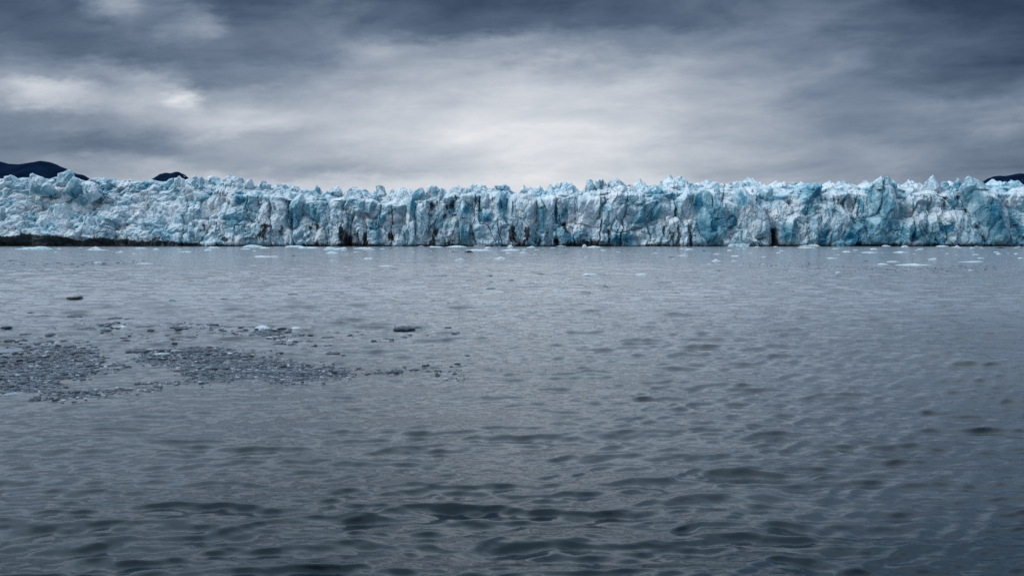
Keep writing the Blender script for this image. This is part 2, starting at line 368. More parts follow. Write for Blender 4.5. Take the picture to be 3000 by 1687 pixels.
FRESH = patches([
 (0, [(1000,570,350,60,.8),(1500,700,300,50,.9),(1150,1150,130,230,1.1),(400,700,250,120,.6),(650,500,200,80,.7),(150,1170,150,70,.7),(1050,920,90,80,.6),(500,1260,120,50,.7),(1650,1230,120,50,.5)]),
 (380, [(1400,780,160,130,1),(600,530,250,50,.7),(2380,900,80,150,.7),(1900,1290,150,60,.6)]),
 (750, [(100,900,80,100,.6),(1450,950,100,100,.5),(2380,920,60,60,1),(1600,720,200,150,.35)]),
 (1120, [(200,900,150,60,.8),(1270,1250,120,70,.4),(2350,800,80,150,.5),(1850,740,80,25,.6)]),
 (1500, [(1150,950,180,80,1),(1050,1080,120,80,.8),(370,920,80,60,.6),(100,780,80,70,.5),(300,500,250,60,.3)]),
 (1870, [(560,910,120,60,1.1),(2000,1050,120,100,.6),(1000,400,80,40,.6),(2300,850,80,60,.5)]),
 (2250, [(1000,650,120,60,.7),(1250,560,60,40,.9),(100,830,120,80,.8),(800,1330,100,40,.6),(350,830,90,60,.6)]),
 (2600, [(1100,880,180,80,1.1),(560,510,50,40,1.2),(2200,590,150,80,.9),(170,640,30,40,1.2),(500,1320,130,50,.8),(750,500,150,50,.6),(1000,400,60,25,.7)]),
])
def field(x, z, lst):
    out = np.zeros_like(x)
    for (cx, cz, rx, rz, s) in lst:
        q = ((x - cx) / rx) ** 2 + ((z - cz) / rz) ** 2
        m = q < 6
        if m.any(): out[m] = np.maximum(out[m], s * np.exp(-q[m] * 0.9))
    return out
def ice_attrs(x, y, z):
    """how the ice is coloured at a place: dirt and painted cave shade, dense blue ice, freshly crushed ice"""
    wx = x + 2.3 * fbm(x * .35, z * .2, seed=91, oct=4, gain=.6); wz = z + 2.8 * fbm(x * .3, z * .2, seed=95, oct=4, gain=.6)
    # places are listed as seen from the boat, so undo the recession of the slope
    k = (BASE_Y + 4) / y
    wx2 = wx * k; wz2 = CAM_H + (wz - CAM_H) * k
    di = field(wx2, wz2, DIRT_AND_SHADE); bl = field(wx2, wz2, BLUE); fr = field(wx2, wz2, FRESH)
    # blackened strip along the left foot of the front
    top = 3.9 + 2.6 * fbm(x * .09, x * 0, seed=33, oct=4) + np.clip((-x - 205) * .06, -4.6, 1.2)
    basal = 1 / (1 + np.exp((z - top) * 1.7))
    basal = basal * (x < -120)
    low = np.exp(-np.clip(z, 0, 99) / 0.7) * 0.9
    di = np.maximum(di, np.maximum(basal * 1.8, low))
    # more dust low on the face
    gate = np.clip(vnoise(x * .035 + 3, x * 0, seed=402) * 2 + .5, 0, 1)
    st = fbm(wx * .55, wz * .045, seed=404, oct=4, gain=.6)
    di = di + .42 * np.clip((st - .10) * 3.5, 0, 1) * gate * np.clip(1.15 - z / 15, 0, 1)
    di = di + 0.36 * np.clip(1 - z / 11, 0, 1) * (1 + vnoise(x * .12, x * 0, seed=8))
    return dict(dirt=di, blue=bl, fresh=fr * (1 - 0.8 * np.clip(basal, 0, 1)))

glacier = bpy.data.objects.new('glacier', None); C.objects.link(glacier)
glacier.location = (0, BASE_Y, 0)
tag(glacier, 'long crevassed blue and white glacier front rising straight out of the grey sea', 'glacier')
def G(verts):
    v = np.array(verts, dtype=np.float64); v[:, 1] -= BASE_Y; return v

def tones(tb, tm, sb, sm_, x, z):
    """each fractured block has its own age and tone; some seams between blocks hold grit"""
    t = (.55 * (tb - .5) + .75 * (tm - .5)).ravel()
    g = (vnoise(x * .06 + 9, z * .08, seed=88) * .5 + .5).ravel()
    seam = np.exp(-(sm_ / .045) ** 2).ravel() * np.clip((g - .34) * 5, 0, 1) + np.exp(-(sb / .03) ** 2).ravel() * np.clip((g - .3) * 5, 0, 1)
    return dict(tone=t, seam=np.clip(seam, 0, 1))

def recess(x, z):
    """how far the face has stepped back at a height: the left is a slope of rubble, the rest near vertical"""
    left = np.clip((-x - 105) / 60, 0, 1); left = left * left * (3 - 2 * left)
    right = np.clip((x - 60) / 70, 0, 1)
    zz = np.clip(z, 0, None)
    return zz * (0.16 + 0.42 * left + 0.06 * right) + left * 5 * np.clip(zz / 12 - .6, 0, 1.4) + 1.6 * vnoise(x * .02 + 5, zz * 0, seed=4) * zz / 12
def base_line(x): return BASE_Y + 2.5 * fbm(x * .016, x * 0, seed=2, oct=3)

RIDGE_BACK = 20.0
def build_face():
    NX = 2000
    xs = np.linspace(-330, 330, NX)
    # apparent skyline -> real heights of the crest that stands RIDGE_BACK behind the edge of the face
    fr_u = xs / (BASE_Y + RIDGE_BACK + 8) * FPX * 0.998 + 1500
    Ys = np.interp(fr_u, FX, FY)
    yr = BASE_Y + RIDGE_BACK + 8 + 3 * vnoise(xs * .05, xs * 0, seed=50)
    dz = -np.sin(PITCH) + (843.5 - Ys) / FPX * math.cos(PITCH); dy = math.cos(PITCH) + (843.5 - Ys) / FPX * math.sin(PITCH)
    crest = CAM_H + dz / dy * yr
    k = 41
    pad = np.pad(crest, k // 2, mode='edge')
    sm = np.convolve(pad, np.ones(k) / k, mode='valid')
    mn = np.min(np.stack([np.roll(crest, s) for s in range(-12, 13)]), 0)
    crest_low = 0.35 * mn + 0.65 * crest - 0.9
    crest_low = 0.55 * mn + 0.45 * crest - 1.3
    tent = np.zeros_like(xs)
    trnd = random.Random(64)
    for _ in range(190):
        x0, h0, w1, w2 = trnd.uniform(-330, 330), 0.8 + 3.4 * trnd.random() ** 1.6, trnd.uniform(.8, 2.2), trnd.uniform(.8, 2.2)
        tent = np.maximum(tent, h0 * (1 - np.where(xs < x0, (x0 - xs) / w1, (xs - x0) / w2) / (h0 * .55 + .4)))
    crest_low = crest_low + tent * np.where(xs < -150, .35, 1.0)
    mns = np.convolve(np.pad(mn, k // 2, mode='edge'), np.ones(k) / k, mode='valid')
    edge = mns - 6.2 + 1.5 * fbm(xs * .04, xs * 0, seed=61, oct=3)
    n1, n2, n3 = 118, 46, 44
    rows = []; S = []
    for i in range(n1):
        f = i / (n1 - 1); z = -1.5 + (edge + 1.5) * f
        rows.append((xs, base_line(xs) + recess(xs, z), z))
    y_e, z_e = rows[-1][1], rows[-1][2]
    for i in range(1, n2 + 1):
        f = i / n2
        y = y_e + (yr - y_e) * f
        g = f ** 1.1
        z = z_e + (crest_low - z_e) * g
        z = z + 2.2 * (blocks(xs / 4.2 + .3 * np.sin(y), y / 4.2, 501, 1.3) - .45) * np.sin(np.pi * min(1, f)) ** .5 + 1.2 * (blocks(xs / 1.9, y / 1.9, 507, 1.3) - .45) * np.sin(np.pi * f) ** .5
        rows.append((xs, y, z))
    for i in range(1, n3 + 1):
        f = i / n3
        y = yr + 110 * f ** 1.3
        fall = np.clip(f * 4, 0, 1)
        z = crest_low + (mn - 3.5 - crest_low) * fall + 2.0 * f
        rows.append((xs, y, z))
    X = np.stack([np.broadcast_to(r[0], xs.shape) for r in rows]); Yv = np.stack([r[1] for r in rows]); Z = np.stack([r[2] for r in rows])
    # arc length along each profile, for noise that does not stretch
    ds = np.hypot(np.diff(Yv, axis=0), np.diff(Z, axis=0))
    Sarc = np.vstack([np.zeros(NX), np.cumsum(ds, 0)])
    Sm = Sarc
    # profile normal, pointing to the sea and the sky
    ty = np.gradient(Yv, axis=0); tz = np.gradient(Z, axis=0); L = np.hypot(ty, tz) + 1e-6
    ny, nz = -tz / L, ty / L
    for _ in range(6):
        ny[1:-1] = (ny[:-2] + ny[1:-1] + ny[2:]) / 3; nz[1:-1] = (nz[:-2] + nz[1:-1] + nz[2:]) / 3
    left = np.clip((-X - 100) / 60, 0, 1)
    wx = X + 1.7 * fbm(X * .12, Sm * .12, seed=71, oct=2); ws = Sm + 1.7 * fbm(X * .12, Sm * .12, seed=75, oct=2)
    wx = wx + 0.20 * (Sm - 12) * vnoise(X * .02, Sm * 0, seed=77)         # slabs lean
    big, tb, sb = blocks(wx / 9.5, ws / 15.0, 101, 1.5, full=True)
    bigr, tr_, sr_ = blocks(wx / 8.0, ws / 7.0, 111, 1.4, full=True)
    big = big * (1 - left) + bigr * left
    tb = np.where(left > .5, tr_, tb); sb = np.where(left > .5, sr_, sb)
    mid, tm, sm_ = blocks(wx / 3.9, ws / (5.6 - 2.0 * left), 131, 1.5, full=True)
    sml = blocks(wx / 1.5, ws / 1.9, 151, 1.5)
    tiny = blocks(X / 0.75 + 3, Sm / 0.85, 171, 1.4)
    flute = fbm(X * .9, Sm * .10, seed=181, oct=3)
    crag = fbm(X * .55, Sm * .5, seed=191, oct=5, gain=.6)
    D = 4.8 * (big - .35) + 2.6 * (mid - .35) + 0.55 * (sml - .35) + 0.10 * tiny + 0.35 * flute + 0.7 * crag
    # deep vertical crevasses
    cv = np.abs(vnoise(wx * .085, ws * .018, seed=201)); D -= 2.2 * np.exp(-(cv / .028) ** 2) * (1 - .7 * left)
    cv2 = np.abs(vnoise(wx * .16 + 40, ws * .05, seed=205)); D -= 1.2 * np.exp(-(cv2 / .035) ** 2)
    # sea notch and the hollow under the left foot
    Zb = Z
    D -= 1.2 * np.exp(-(np.clip(Zb, 0, 99) / 0.8) ** 2)
    hollow = np.clip((-X - 150) / 40, 0, 1) * np.clip(1 - Zb / (3.2 + 1.2 * vnoise(X * .07, X * 0, seed=9)), 0, 1) ** .5
    D -= 4.0 * hollow
    # listed caves: (px, py, half width px, half height px, depth)
    for (cx, cy, rx, ry, dp) in [(2262,700,9,24,7),(1627,709,6,12,5),(1575,709,10,10,3),(1858,708,26,13,3.0),(2312,596,7,7,4),(2764,602,8,18,4),(2805,574,8,20,4),(2860,660,5,9,3),(2879,694,4,13,3),(1408,610,5,38,3.5),(1627,610,3,38,2.5),(1657,625,4,30,2.5),(2081,590,5,22,2.5),(1980,610,4,30,2),(849,615,5,28,3.5),(700,600,14,14,2.5),(1325,585,7,28,2),(2496,600,8,22,3),(1190,690,4,22,2)]:
        x0, z0 = at_dist(cx, cy, BASE_Y + 3); kk = BASE_Y / FPX
        q = ((X - x0) / (rx * kk)) ** 2 + ((Z - z0) / (ry * kk)) ** 2
        D -= dp * np.exp(-q ** 1.5 * .8) * (Sm < 60)
    # keep the crest where it was traced: only fine relief there
    row = np.arange(len(rows))[:, None]
    near = np.exp(-((row - (n1 + n2 - 1)) / 12.0) ** 2)
    fineD = 0.25 * (sml - .35) + 0.08 * tiny + .3 * crag
    topD = 1.4 * (mid - .6) + fineD
    D = D * (1 - near) + fineD * near
    back = np.clip((row - (n1 + n2 + 8)) / 10, 0, 1)
    D = D * (1 - back) + topD * back
    Yd = Yv + D * ny; Zd = Z + D * nz * np.clip(.6 - .45 * (row - n1 * .7) / (n1 * .3), .15, .6)
    Xd = X + 0.55 * fbm(X * .4, Sm * .4, seed=211, oct=3) + 0.5 * (mid - .4) * np.sin(Sm * .3 + X * .1)
    Zd[0] = -3
    V = np.stack([Xd.ravel(), Yd.ravel(), Zd.ravel()], -1)
    F = grid_faces(len(rows), NX)
    nf = (n1 - 1) * (NX - 1)
    Fc, Ft = F[:nf], F[nf:]
    A = ice_attrs(V[:, 0], V[:, 1], V[:, 2])
    A.update(tones(tb, tm, sb, sm_, X, Z))
    V = G(V)
    nvc = n1 * NX
    mesh_obj('ice_cliff', V[:nvc], Fc, M_ICE, glacier, {k: a[:nvc] for k, a in A.items()})
    s0 = (n1 - 1) * NX
    mesh_obj('ice_field', V[s0:], Ft - s0, M_ICE, glacier, {k: a[s0:] for k, a in A.items()})
build_face()

SERACS = []   # (px outline, distance behind the foot or None = on the face, thickness)
def S(ox, d, th, pts): SERACS.append((crop(ox, pts), d, th))
# right hand towers
S(2600, 2, 6, [(1340,290),(1370,200),(1430,145),(1530,200),(1700,260),(1760,350),(1850,500),(2000,650),(2110,760),(2150,900),(2160,1100),(2090,1395),(1740,1395),(1600,1100),(1500,900),(1340,680),(1290,480),(1270,380)])
S(2600, 14, 5, [(610,510),(620,370),(690,240),(800,140),(840,180),(870,260),(935,360),(900,470),(760,560),(640,560)])
S(2600, 7, 3, [(190,850),(200,650),(290,440),(400,310),(440,310),(470,420),(400,600),(300,800)])
S(2600, 10, 3, [(300,760),(400,500),(440,320),(510,275),(555,380),(530,560),(450,700)])
S(2600, 20, 4, [(945,460),(950,350),(960,270),(1030,238),(1090,290),(1100,460)])
S(2600, 17, 3, [(1150,420),(1160,300),(1180,250),(1210,275),(1235,195),(1310,290),(1290,420)])
S(2600, None, 4, [(900,1390),(850,1000),(900,820),(1080,760),(1330,760),(1450,900),(1580,1070),(1730,1390),(1300,1395)])
S(2600, None, 3, [(1090,700),(1080,470),(1120,380),(1180,420),(1210,560),(1240,640),(1200,760),(1120,740)])
S(2600, None, 3.5, [(600,1390),(610,1000),(700,850),(830,780),(860,1000),(950,1200),(900,1390)])
S(2600, None, 3, [(380,1395),(410,1050),(500,980),(600,1020),(600,1200),(680,1395)])
S(2600, 24, 5, [(1790,420),(1820,300),(1960,285),(1990,400),(1900,480)])
S(2600, 26, 5, [(1970,430),(1990,290),(2080,255),(2190,300),(2200,420),(2080,480)])
S(2600, 22, 4, [(2280,420),(2300,330),(2370,300),(2480,330),(2500,480),(2350,500)])
S(2600, 12, 3, [(2200,520),(2210,420),(2250,370),(2310,440),(2300,540)])
S(2250, 3, 4, [(1740,900),(1740,560),(1800,350),(1900,230),(2000,155),(2040,260),(1980,500),(1920,740),(1850,900)])
S(2250, 2, 4.5, [(1930,900),(1980,480),(2030,240),(2080,150),(2150,165),(2180,300),(2260,640),(2300,900),(2150,1100),(1980,1050)])
S(2250, 5, 4, [(2150,640),(2160,300),(2210,225),(2290,350),(2280,640),(2240,800)])
S(2250, None, 4, [(1420,1395),(1430,1010),(1590,990),(1700,1010),(1690,1395)])
S(2250, None, 3.5, [(1590,1010),(1600,540),(1650,520),(1700,600),(1710,1010)])
S(2250, None, 4.5, [(1700,1395),(1700,950),(1940,760),(2200,900),(2390,1395)])
S(2250, 5, 4, [(430,680),(640,400),(690,320),(830,265),(945,300),(940,580),(840,700),(680,880),(520,950),(440,800)])
S(2250, None, 4.5, [(150,1200),(180,1060),(280,960),(400,820),(480,880),(560,1100),(570,1395),(210,1395)])
S(2250, None, 3.5, [(570,1395),(560,1100),(640,940),(840,840),(960,960),(960,1100),(900,1395)])
S(2250, None, 4, [(960,1000),(850,640),(1000,580),(1130,640),(1290,680),(1450,880),(1470,1000),(1350,1300),(1130,1395),(900,1330)])
S(2250, 18, 5, [(180,520),(190,330),(285,240),(370,320),(400,400),(330,520),(260,540)])
S(2250, 45, 6, [(370,420),(380,270),(480,265),(550,300),(540,430)])
S(2250, 16, 4, [(1200,640),(1210,500),(1320,450),(1560,480),(1600,560),(1560,900),(1480,900),(1380,700)])
S(2250, 30, 5, [(1180,420),(1185,275),(1350,285),(1380,400),(1300,460)])
S(2250, 24, 4, [(950,430),(960,350),(1150,345),(1210,420),(1250,500),(1050,520)])
S(2250, None, 2.5, [(450,560),(380,600),(370,560),(420,480),(520,480),(500,540)])
S(1870, None, 5, [(920,1050),(930,650),(1040,460),(1160,370),(1260,440),(1310,520),(1440,560),(1550,740),(1580,1080),(1550,1395),(1150,1395),(950,1200)])
S(1870, 4, 2.5, [(1310,520),(1340,400),(1390,310),(1450,420),(1440,640),(1400,800),(1330,620)])
S(1870, 12, 4, [(1160,400),(1300,262),(1400,245),(1460,330),(1550,580),(1450,700),(1250,560)])
S(1870, None, 5, [(1640,640),(1750,370),(1850,345),(2000,500),(2130,700),(2280,900),(2360,1200),(2350,1395),(1800,1395),(1720,1100),(1690,760)])
S(1870, 9, 4, [(2110,560),(2120,360),(2340,330),(2415,560),(2500,800),(2300,780),(2140,640)])
S(1870, 18, 4, [(1660,640),(1660,280),(1740,255),(1850,260),(1850,480),(1720,640)])
S(1870, 20, 4, [(1850,440),(1850,270),(1940,245),(2060,290),(2030,430),(1980,480)])
S(1870, None, 4, [(210,900),(210,520),(290,470),(400,480),(560,620),(600,880),(430,900),(300,1000)])
S(1870, None, 3.5, [(640,640),(700,520),(860,430),(1000,450),(930,640),(900,900),(860,1020),(760,1000),(680,850)])
S(1870, 45, 7, [(390,340),(390,260),(440,210),(590,185),(670,215),(790,200),(800,340)])
S(1870, None, 3.5, [(430,1395),(450,1000),(520,860),(680,880),(800,1050),(960,1030),(1000,1395)])
S(1870, 28, 4, [(1130,420),(1170,300),(1250,237),(1310,265),(1250,400)])
S(1870, 8, 3, [(240,480),(320,330),(410,330),(420,420),(540,560),(380,520)])
S(1500, 26, 4, [(110,480),(150,380),(210,312),(300,400),(350,480)])
S(1500, 22, 4, [(360,480),(400,360),(475,320),(570,400),(560,480)])
S(1500, 22, 3, [(600,460),(640,330),(685,288),(740,380),(720,480),(640,480)])
S(1500, 22, 4, [(745,400),(760,330),(800,270),(860,240),(890,290),(860,400),(800,480)])
S(1500, 19, 4, [(820,500),(890,300),(940,262),(990,280),(1080,500)])
S(1500, 23, 3, [(980,400),(1000,300),(1020,273),(1060,330),(1090,500),(1030,500)])
S(1500, 25, 3, [(1070,430),(1070,330),(1100,318),(1200,440),(1160,510),(1080,500)])
S(1500, 18, 4, [(1290,450),(1320,230),(1370,203),(1430,240),(1470,320),(1430,450)])
S(1500, 18, 3, [(1460,400),(1480,240),(1550,193),(1570,250),(1570,430)])
S(1500, 20, 3, [(1560,400),(1570,215),(1600,198),(1660,290),(1650,430)])
S(1500, 26, 4, [(2150,340),(2190,250),(2260,193),(2310,290),(2300,360)])
S(1500, None, 3, [(780,990),(780,720),(880,610),(920,760),(960,990),(870,970)])
S(1500, None, 3.5, [(430,1395),(440,600),(490,500),(570,700),(700,900),(760,980),(700,1395)])
S(1500, None, 3, [(940,980),(930,720),(1120,760),(1130,880),(1000,1000)])
S(1500, None, 3, [(1140,880),(1130,600),(1200,510),(1280,560),(1320,680),(1380,780),(1300,860)])
S(1500, None, 3, [(1380,880),(1400,680),(1490,560),(1560,540),(1550,700),(1530,850),(1450,960)])
S(1500, None, 4, [(1560,980),(1550,740),(1700,600),(1860,450),(2000,520),(2080,640),(1960,900),(1800,1100)])
S(1120, 27, 3, [(120,540),(150,400),(190,388),(240,460),(240,540)])
S(1120, 25, 3, [(230,520),(250,420),(320,368),(360,450),(350,540)])
S(1120, 27, 3, [(360,520),(380,390),(430,373),(445,430),(490,480),(470,540)])
S(1120, 6, 4, [(530,600),(540,455),(610,375),(710,362),(760,420),(760,560),(650,640)])
S(1120, 8, 4, [(770,600),(790,340),(850,303),(960,325),(1030,400),(1020,560),(880,640)])
S(1120, None, 3.5, [(930,740),(950,520),(1050,390),(1110,500),(1180,660),(1120,900),(1000,900)])
S(1120, 10, 4, [(1150,520),(1160,430),(1260,328),(1380,345),(1470,380),(1450,560),(1300,600)])
S(1120, 16, 4, [(1610,480),(1620,370),(1700,310),(1830,325),(1870,400),(1850,480)])
S(1120, 18, 4, [(2000,450),(1995,330),(2080,330),(2180,295),(2260,370),(2310,450)])
S(1120, None, 3.5, [(440,1395),(430,650),(530,460),(590,700),(600,1395)])
S(1120, None, 3.5, [(600,1395),(580,800),(640,640),(780,560),(830,800),(830,1300),(760,1395)])
S(1120, None, 2.5, [(1720,760),(1740,430),(1800,400),(1900,480),(1920,760)])
S(1120, None, 3.5, [(1930,1395),(1920,480),(1980,460),(2130,430),(2220,530),(2160,700),(2200,1000),(2260,1395)])
S(1120, None, 4.5, [(2160,700),(2240,520),(2340,450),(2600,480),(2720,560),(2740,900),(2700,1395),(2300,1395),(2200,1000)])
S(1120, None, 3.5, [(1340,1000),(1310,860),(1420,560),(1500,640),(1560,850),(1550,1395),(1400,1395)])
S(750, 22, 3, [(1020,500),(1045,400),(1072,310),(1140,390),(1170,500)])
S(750, 20, 4, [(1290,520),(1330,390),(1400,335),(1470,338),(1520,440),(1510,530)])
S(750, 24, 5, [(1620,520),(1660,360),(1760,380),(1870,368),(1980,400),(2000,520)])
S(750, 17, 4, [(2120,560),(2120,340),(2190,313),(2270,350),(2330,500),(2280,580)])
S(750, 16, 4, [(40,420),(60,310),(100,230),(150,213),(190,280),(260,310),(270,400)])
S(750, None, 3.5, [(610,900),(600,620),(700,540),(830,460),(880,640),(800,900),(690,930)])
S(750, None, 3.5, [(880,800),(900,600),(1020,520),(1240,560),(1310,640),(1300,1000),(1100,1000)])
S(380, 15, 3.5, [(1080,340),(1090,240),(1110,170),(1160,133),(1200,170),(1190,300),(1140,360)])
S(380, 13, 3.5, [(1150,380),(1200,200),(1250,180),(1280,143),(1320,250),(1290,400)])
S(380, 16, 3.5, [(1700,360),(1700,250),(1715,203),(1790,196),(1850,250),(1860,360)])
S(380, 14, 3.5, [(1860,360),(1860,220),(1950,173),(1975,240),(2010,360)])
S(380, 12, 3.5, [(2020,420),(2030,280),(2155,193),(2200,320),(2100,440)])
S(380, 16, 4, [(780,340),(800,200),(880,163),(980,210),(980,360)])
S(380, None, 3.5, [(1140,660),(1170,560),(1130,420),(1280,420),(1440,520),(1400,600),(1290,680),(1200,700)])
S(0, 14, 5, [(530,480),(525,120),(570,98),(700,160),(800,200),(930,330),(980,420),(960,490),(840,520),(650,500)])
S(0, 18, 5, [(1000,350),(1020,110),(1130,90),(1210,28),(1260,60),(1310,130),(1290,360)])
S(0, 13, 5, [(1100,580),(1200,420),(1300,150),(1380,200),(1450,320),(1460,440),(1300,560)])
S(0, 12, 4, [(1450,350),(1560,250),(1690,280),(1800,400),(1830,500),(1600,640),(1500,500)])
S(0, 20, 4, [(80,380),(80,170),(210,138),(330,200),(430,300),(400,420)])

def serac(idx, outline, d, th, name='serac'):
    sd = 400 + idx * 13
    rnd = random.Random(sd)
    # distance of the block
    cX = sum(p[0] for p in outline) / len(outline); cY = sum(p[1] for p in outline) / len(outline)
    if d is None:
        x0, z0 = at_dist(cX, cY, BASE_Y + 4)
        yc = float(base_line(np.array([x0]))[0] + recess(np.array([x0]), np.array([z0]))[0]) + 0.2
    else:
        yc = BASE_Y + d
    P = np.array([at_dist(a, b, yc) for a, b in outline])
    P[:, 1] = np.maximum(P[:, 1], -1.0)
    # resample the outline
    Q = np.vstack([P, P[:1]]); seg = np.hypot(*np.diff(Q, axis=0).T); cum = np.r_[0, np.cumsum(seg)]
    n = int(min(260, max(48, cum[-1] / 0.36)))
    tt = np.linspace(0, cum[-1], n, endpoint=False)
    ox = np.interp(tt, cum, Q[:, 0]); oz = np.interp(tt, cum, Q[:, 1])
    jit = fbm(ox * .7, oz * .7, seed=sd, oct=4, gain=.6)
    cx, cz = ox.mean(), oz.mean()
    dd = np.hypot(ox - cx, oz - cz) + 1e-6
    ox = ox + (ox - cx) / dd * jit * 0.75; oz = oz + (oz - cz) / dd * jit * 0.75
    m = int(min(46, max(12, max(np.ptp(ox), np.ptp(oz)) / 2 / 0.36)))
    # chamfer planes: the bulge is the smallest of several tilted planes -> hewn faces
    dirs = []
    for j in range(9):
        a = (j + rnd.random() * .7) / 9 * 2 * math.pi
        reach = ((ox - cx) * math.cos(a) + (oz - cz) * math.sin(a)).max()
        dirs.append((math.cos(a), math.sin(a), reach, rnd.uniform(.5, 1.5)))
    tx, tz = rnd.uniform(-.25, .25), rnd.uniform(-.12, .18)
    rr = np.linspace(0, 1, m) ** .85
    V = []; T = []
    for side in (-1, 1):
        for r in rr:
            x = cx + (ox - cx) * r; z = cz + (oz - cz) * r
            b = np.full(n, float(th))
            for ca, sa, reach, kk in dirs:
                b = np.minimum(b, (reach - ((x - cx) * ca + (z - cz) * sa)) * kk + 0.2)
            b = np.minimum(b, th * 1.6 * np.sqrt(np.clip(1 - r ** 2, 0, 1)) + .05)
            b = b + (tx * (x - cx) + tz * (z - cz)) * np.clip(1 - r ** 4, 0, 1)
            wob = np.clip(1 - r ** 6, 0, 1)
            wx = x + 1.2 * fbm(x * .2, z * .2, seed=sd + 3, oct=2)
            bm, bt, bs = blocks(wx / 3.4, z / 6.5, sd + 5, 1.4, full=True)
            T.append((bt, bs, x, z))
            b = b + wob * (1.7 * (bm - .4) + .45 * (blocks(wx / 1.4, z / 2.2, sd + 9, 1.4) - .4)
                           + .35 * fbm(x * 1.0, z * .16, seed=sd + 2, oct=3) + .35 * fbm(x * .7, z * .7, seed=sd + 6, oct=4, gain=.6))
            y = yc + side * b
            V.append(np.stack([x, y, z], -1))
    V = np.concatenate(V)
    F = grid_faces(2 * m, n, wrap=True)
    # front half is reversed so that it winds outward; join the two rims
    front = F[:(m - 1) * n][:, ::-1]; back = F[m * n:]
    a = np.arange(n); bq = (a + 1) % n; o1 = (m - 1) * n; o2 = (2 * m - 1) * n
    rim = np.stack([o1 + a, o2 + a, o2 + bq, o1 + bq], -1)
    F = np.concatenate([front, rim, back])
    A = ice_attrs(V[:, 0], V[:, 1], V[:, 2])
    T = [np.concatenate(q) for q in zip(*T)]
    A.update(tones(np.full(T[0].shape, rnd.random()), T[0], T[1] * 0 + 9, T[1], T[2], T[3]))
    return mesh_obj(name, G(V), F, M_ICE, glacier, A)
for i, (ol, d, th) in enumerate(SERACS): serac(i, ol, d, th)

# ------------------------------------------------------------------ mountains behind
def mountain_material():
    m, t, b = mat_new('mountain_rock')
    g = t.new('ShaderNodeNewGeometry'); P = g.outputs['Position']
    n = t.noise(P, 0.012, 6, 0.6); n2 = t.noise(t.vmath('MULTIPLY', P, (1, 1, .4)), 0.03, 5, 0.65)
    c = t.mix(t.maprange(n, 0.35, 0.65), col(8, 22, 44), col(18, 36, 60))
    c = t.mix(t.maprange(n2, 0.5, 0.7, 0, .6), c, col(24, 34, 50))
    c = t.mix(t.maprange(t.noise(P, 0.02, 2, 0.5), 0.70, 0.73), c, col(190, 200, 212))
    t.put(b.inputs['Base Color'], c); b.inputs['Roughness'].default_value = 1.0; b.inputs['Specular IOR Level'].default_value = 0.0
    return m
M_MT = mountain_material()
def mountain(trace, dist, label, seed):
    X = np.array([p[0] for p in trace], float)
    pts = np.array([at_dist(a, b, dist) for a, b in trace])
    xs = np.linspace(pts[0, 0], pts[-1, 0], 180)
    H = np.interp(xs, pts[:, 0], pts[:, 1])
    H = H + 5 * fbm(xs * .03, xs * 0, seed=seed, oct=4) * np.clip((H - 60) / 100, 0, 1)
    H = np.maximum(H, -5)
    ys = np.linspace(-1, 1, 80)
    XX, YY = np.meshgrid(xs, ys)
    HH = np.broadcast_to(H, XX.shape)
    prof = np.clip(1 - np.abs(YY), 0, 1) ** .9
    Z = HH * prof + (fbm(XX * .008, YY * 6, seed=seed + 5, oct=5, gain=.55) * 32 - 8) * np.clip(np.abs(YY) * 4, 0, 1) * prof - 10 * (1 - prof)
    V = np.stack([XX.ravel(), (dist + YY * 900).ravel(), Z.ravel()], -1)
    o = mesh_obj('mountain', V, grid_faces(80, 180), M_MT, smooth=True)
    tag(o, label, 'mountain', kind='structure')
mountain([(-900,700),(-700,560),(-420,440),(-200,455),(-60,462),(0,472),(20,478),(52,479),(87,475),(114,470),(140,472),(169,481),(189,492),(215,504),(245,513),(259,522),(300,560),(420,705)], 3600, 'broad dark navy mountain showing above the left end of the glacier', 21)
mountain([(330,705),(420,545),(454,519),(472,508),(492,503.5),(501,505.5),(524,502),(539,508),(548,516),(559,526),(600,560),(700,705)], 4300, 'small dark rounded mountain top with a snow streak, peeping over the glacier', 22)
mountain([(2700,705),(2850,560),(2882,532),(2894,523),(2917,513),(2940,515),(2958,510),(3000,506),(3150,480),(3400,470),(3800,700)], 3600, 'dark navy mountain shoulder behind the far right end of the glacier', 23)
# small snow bank on the little mountain is part of its rock material

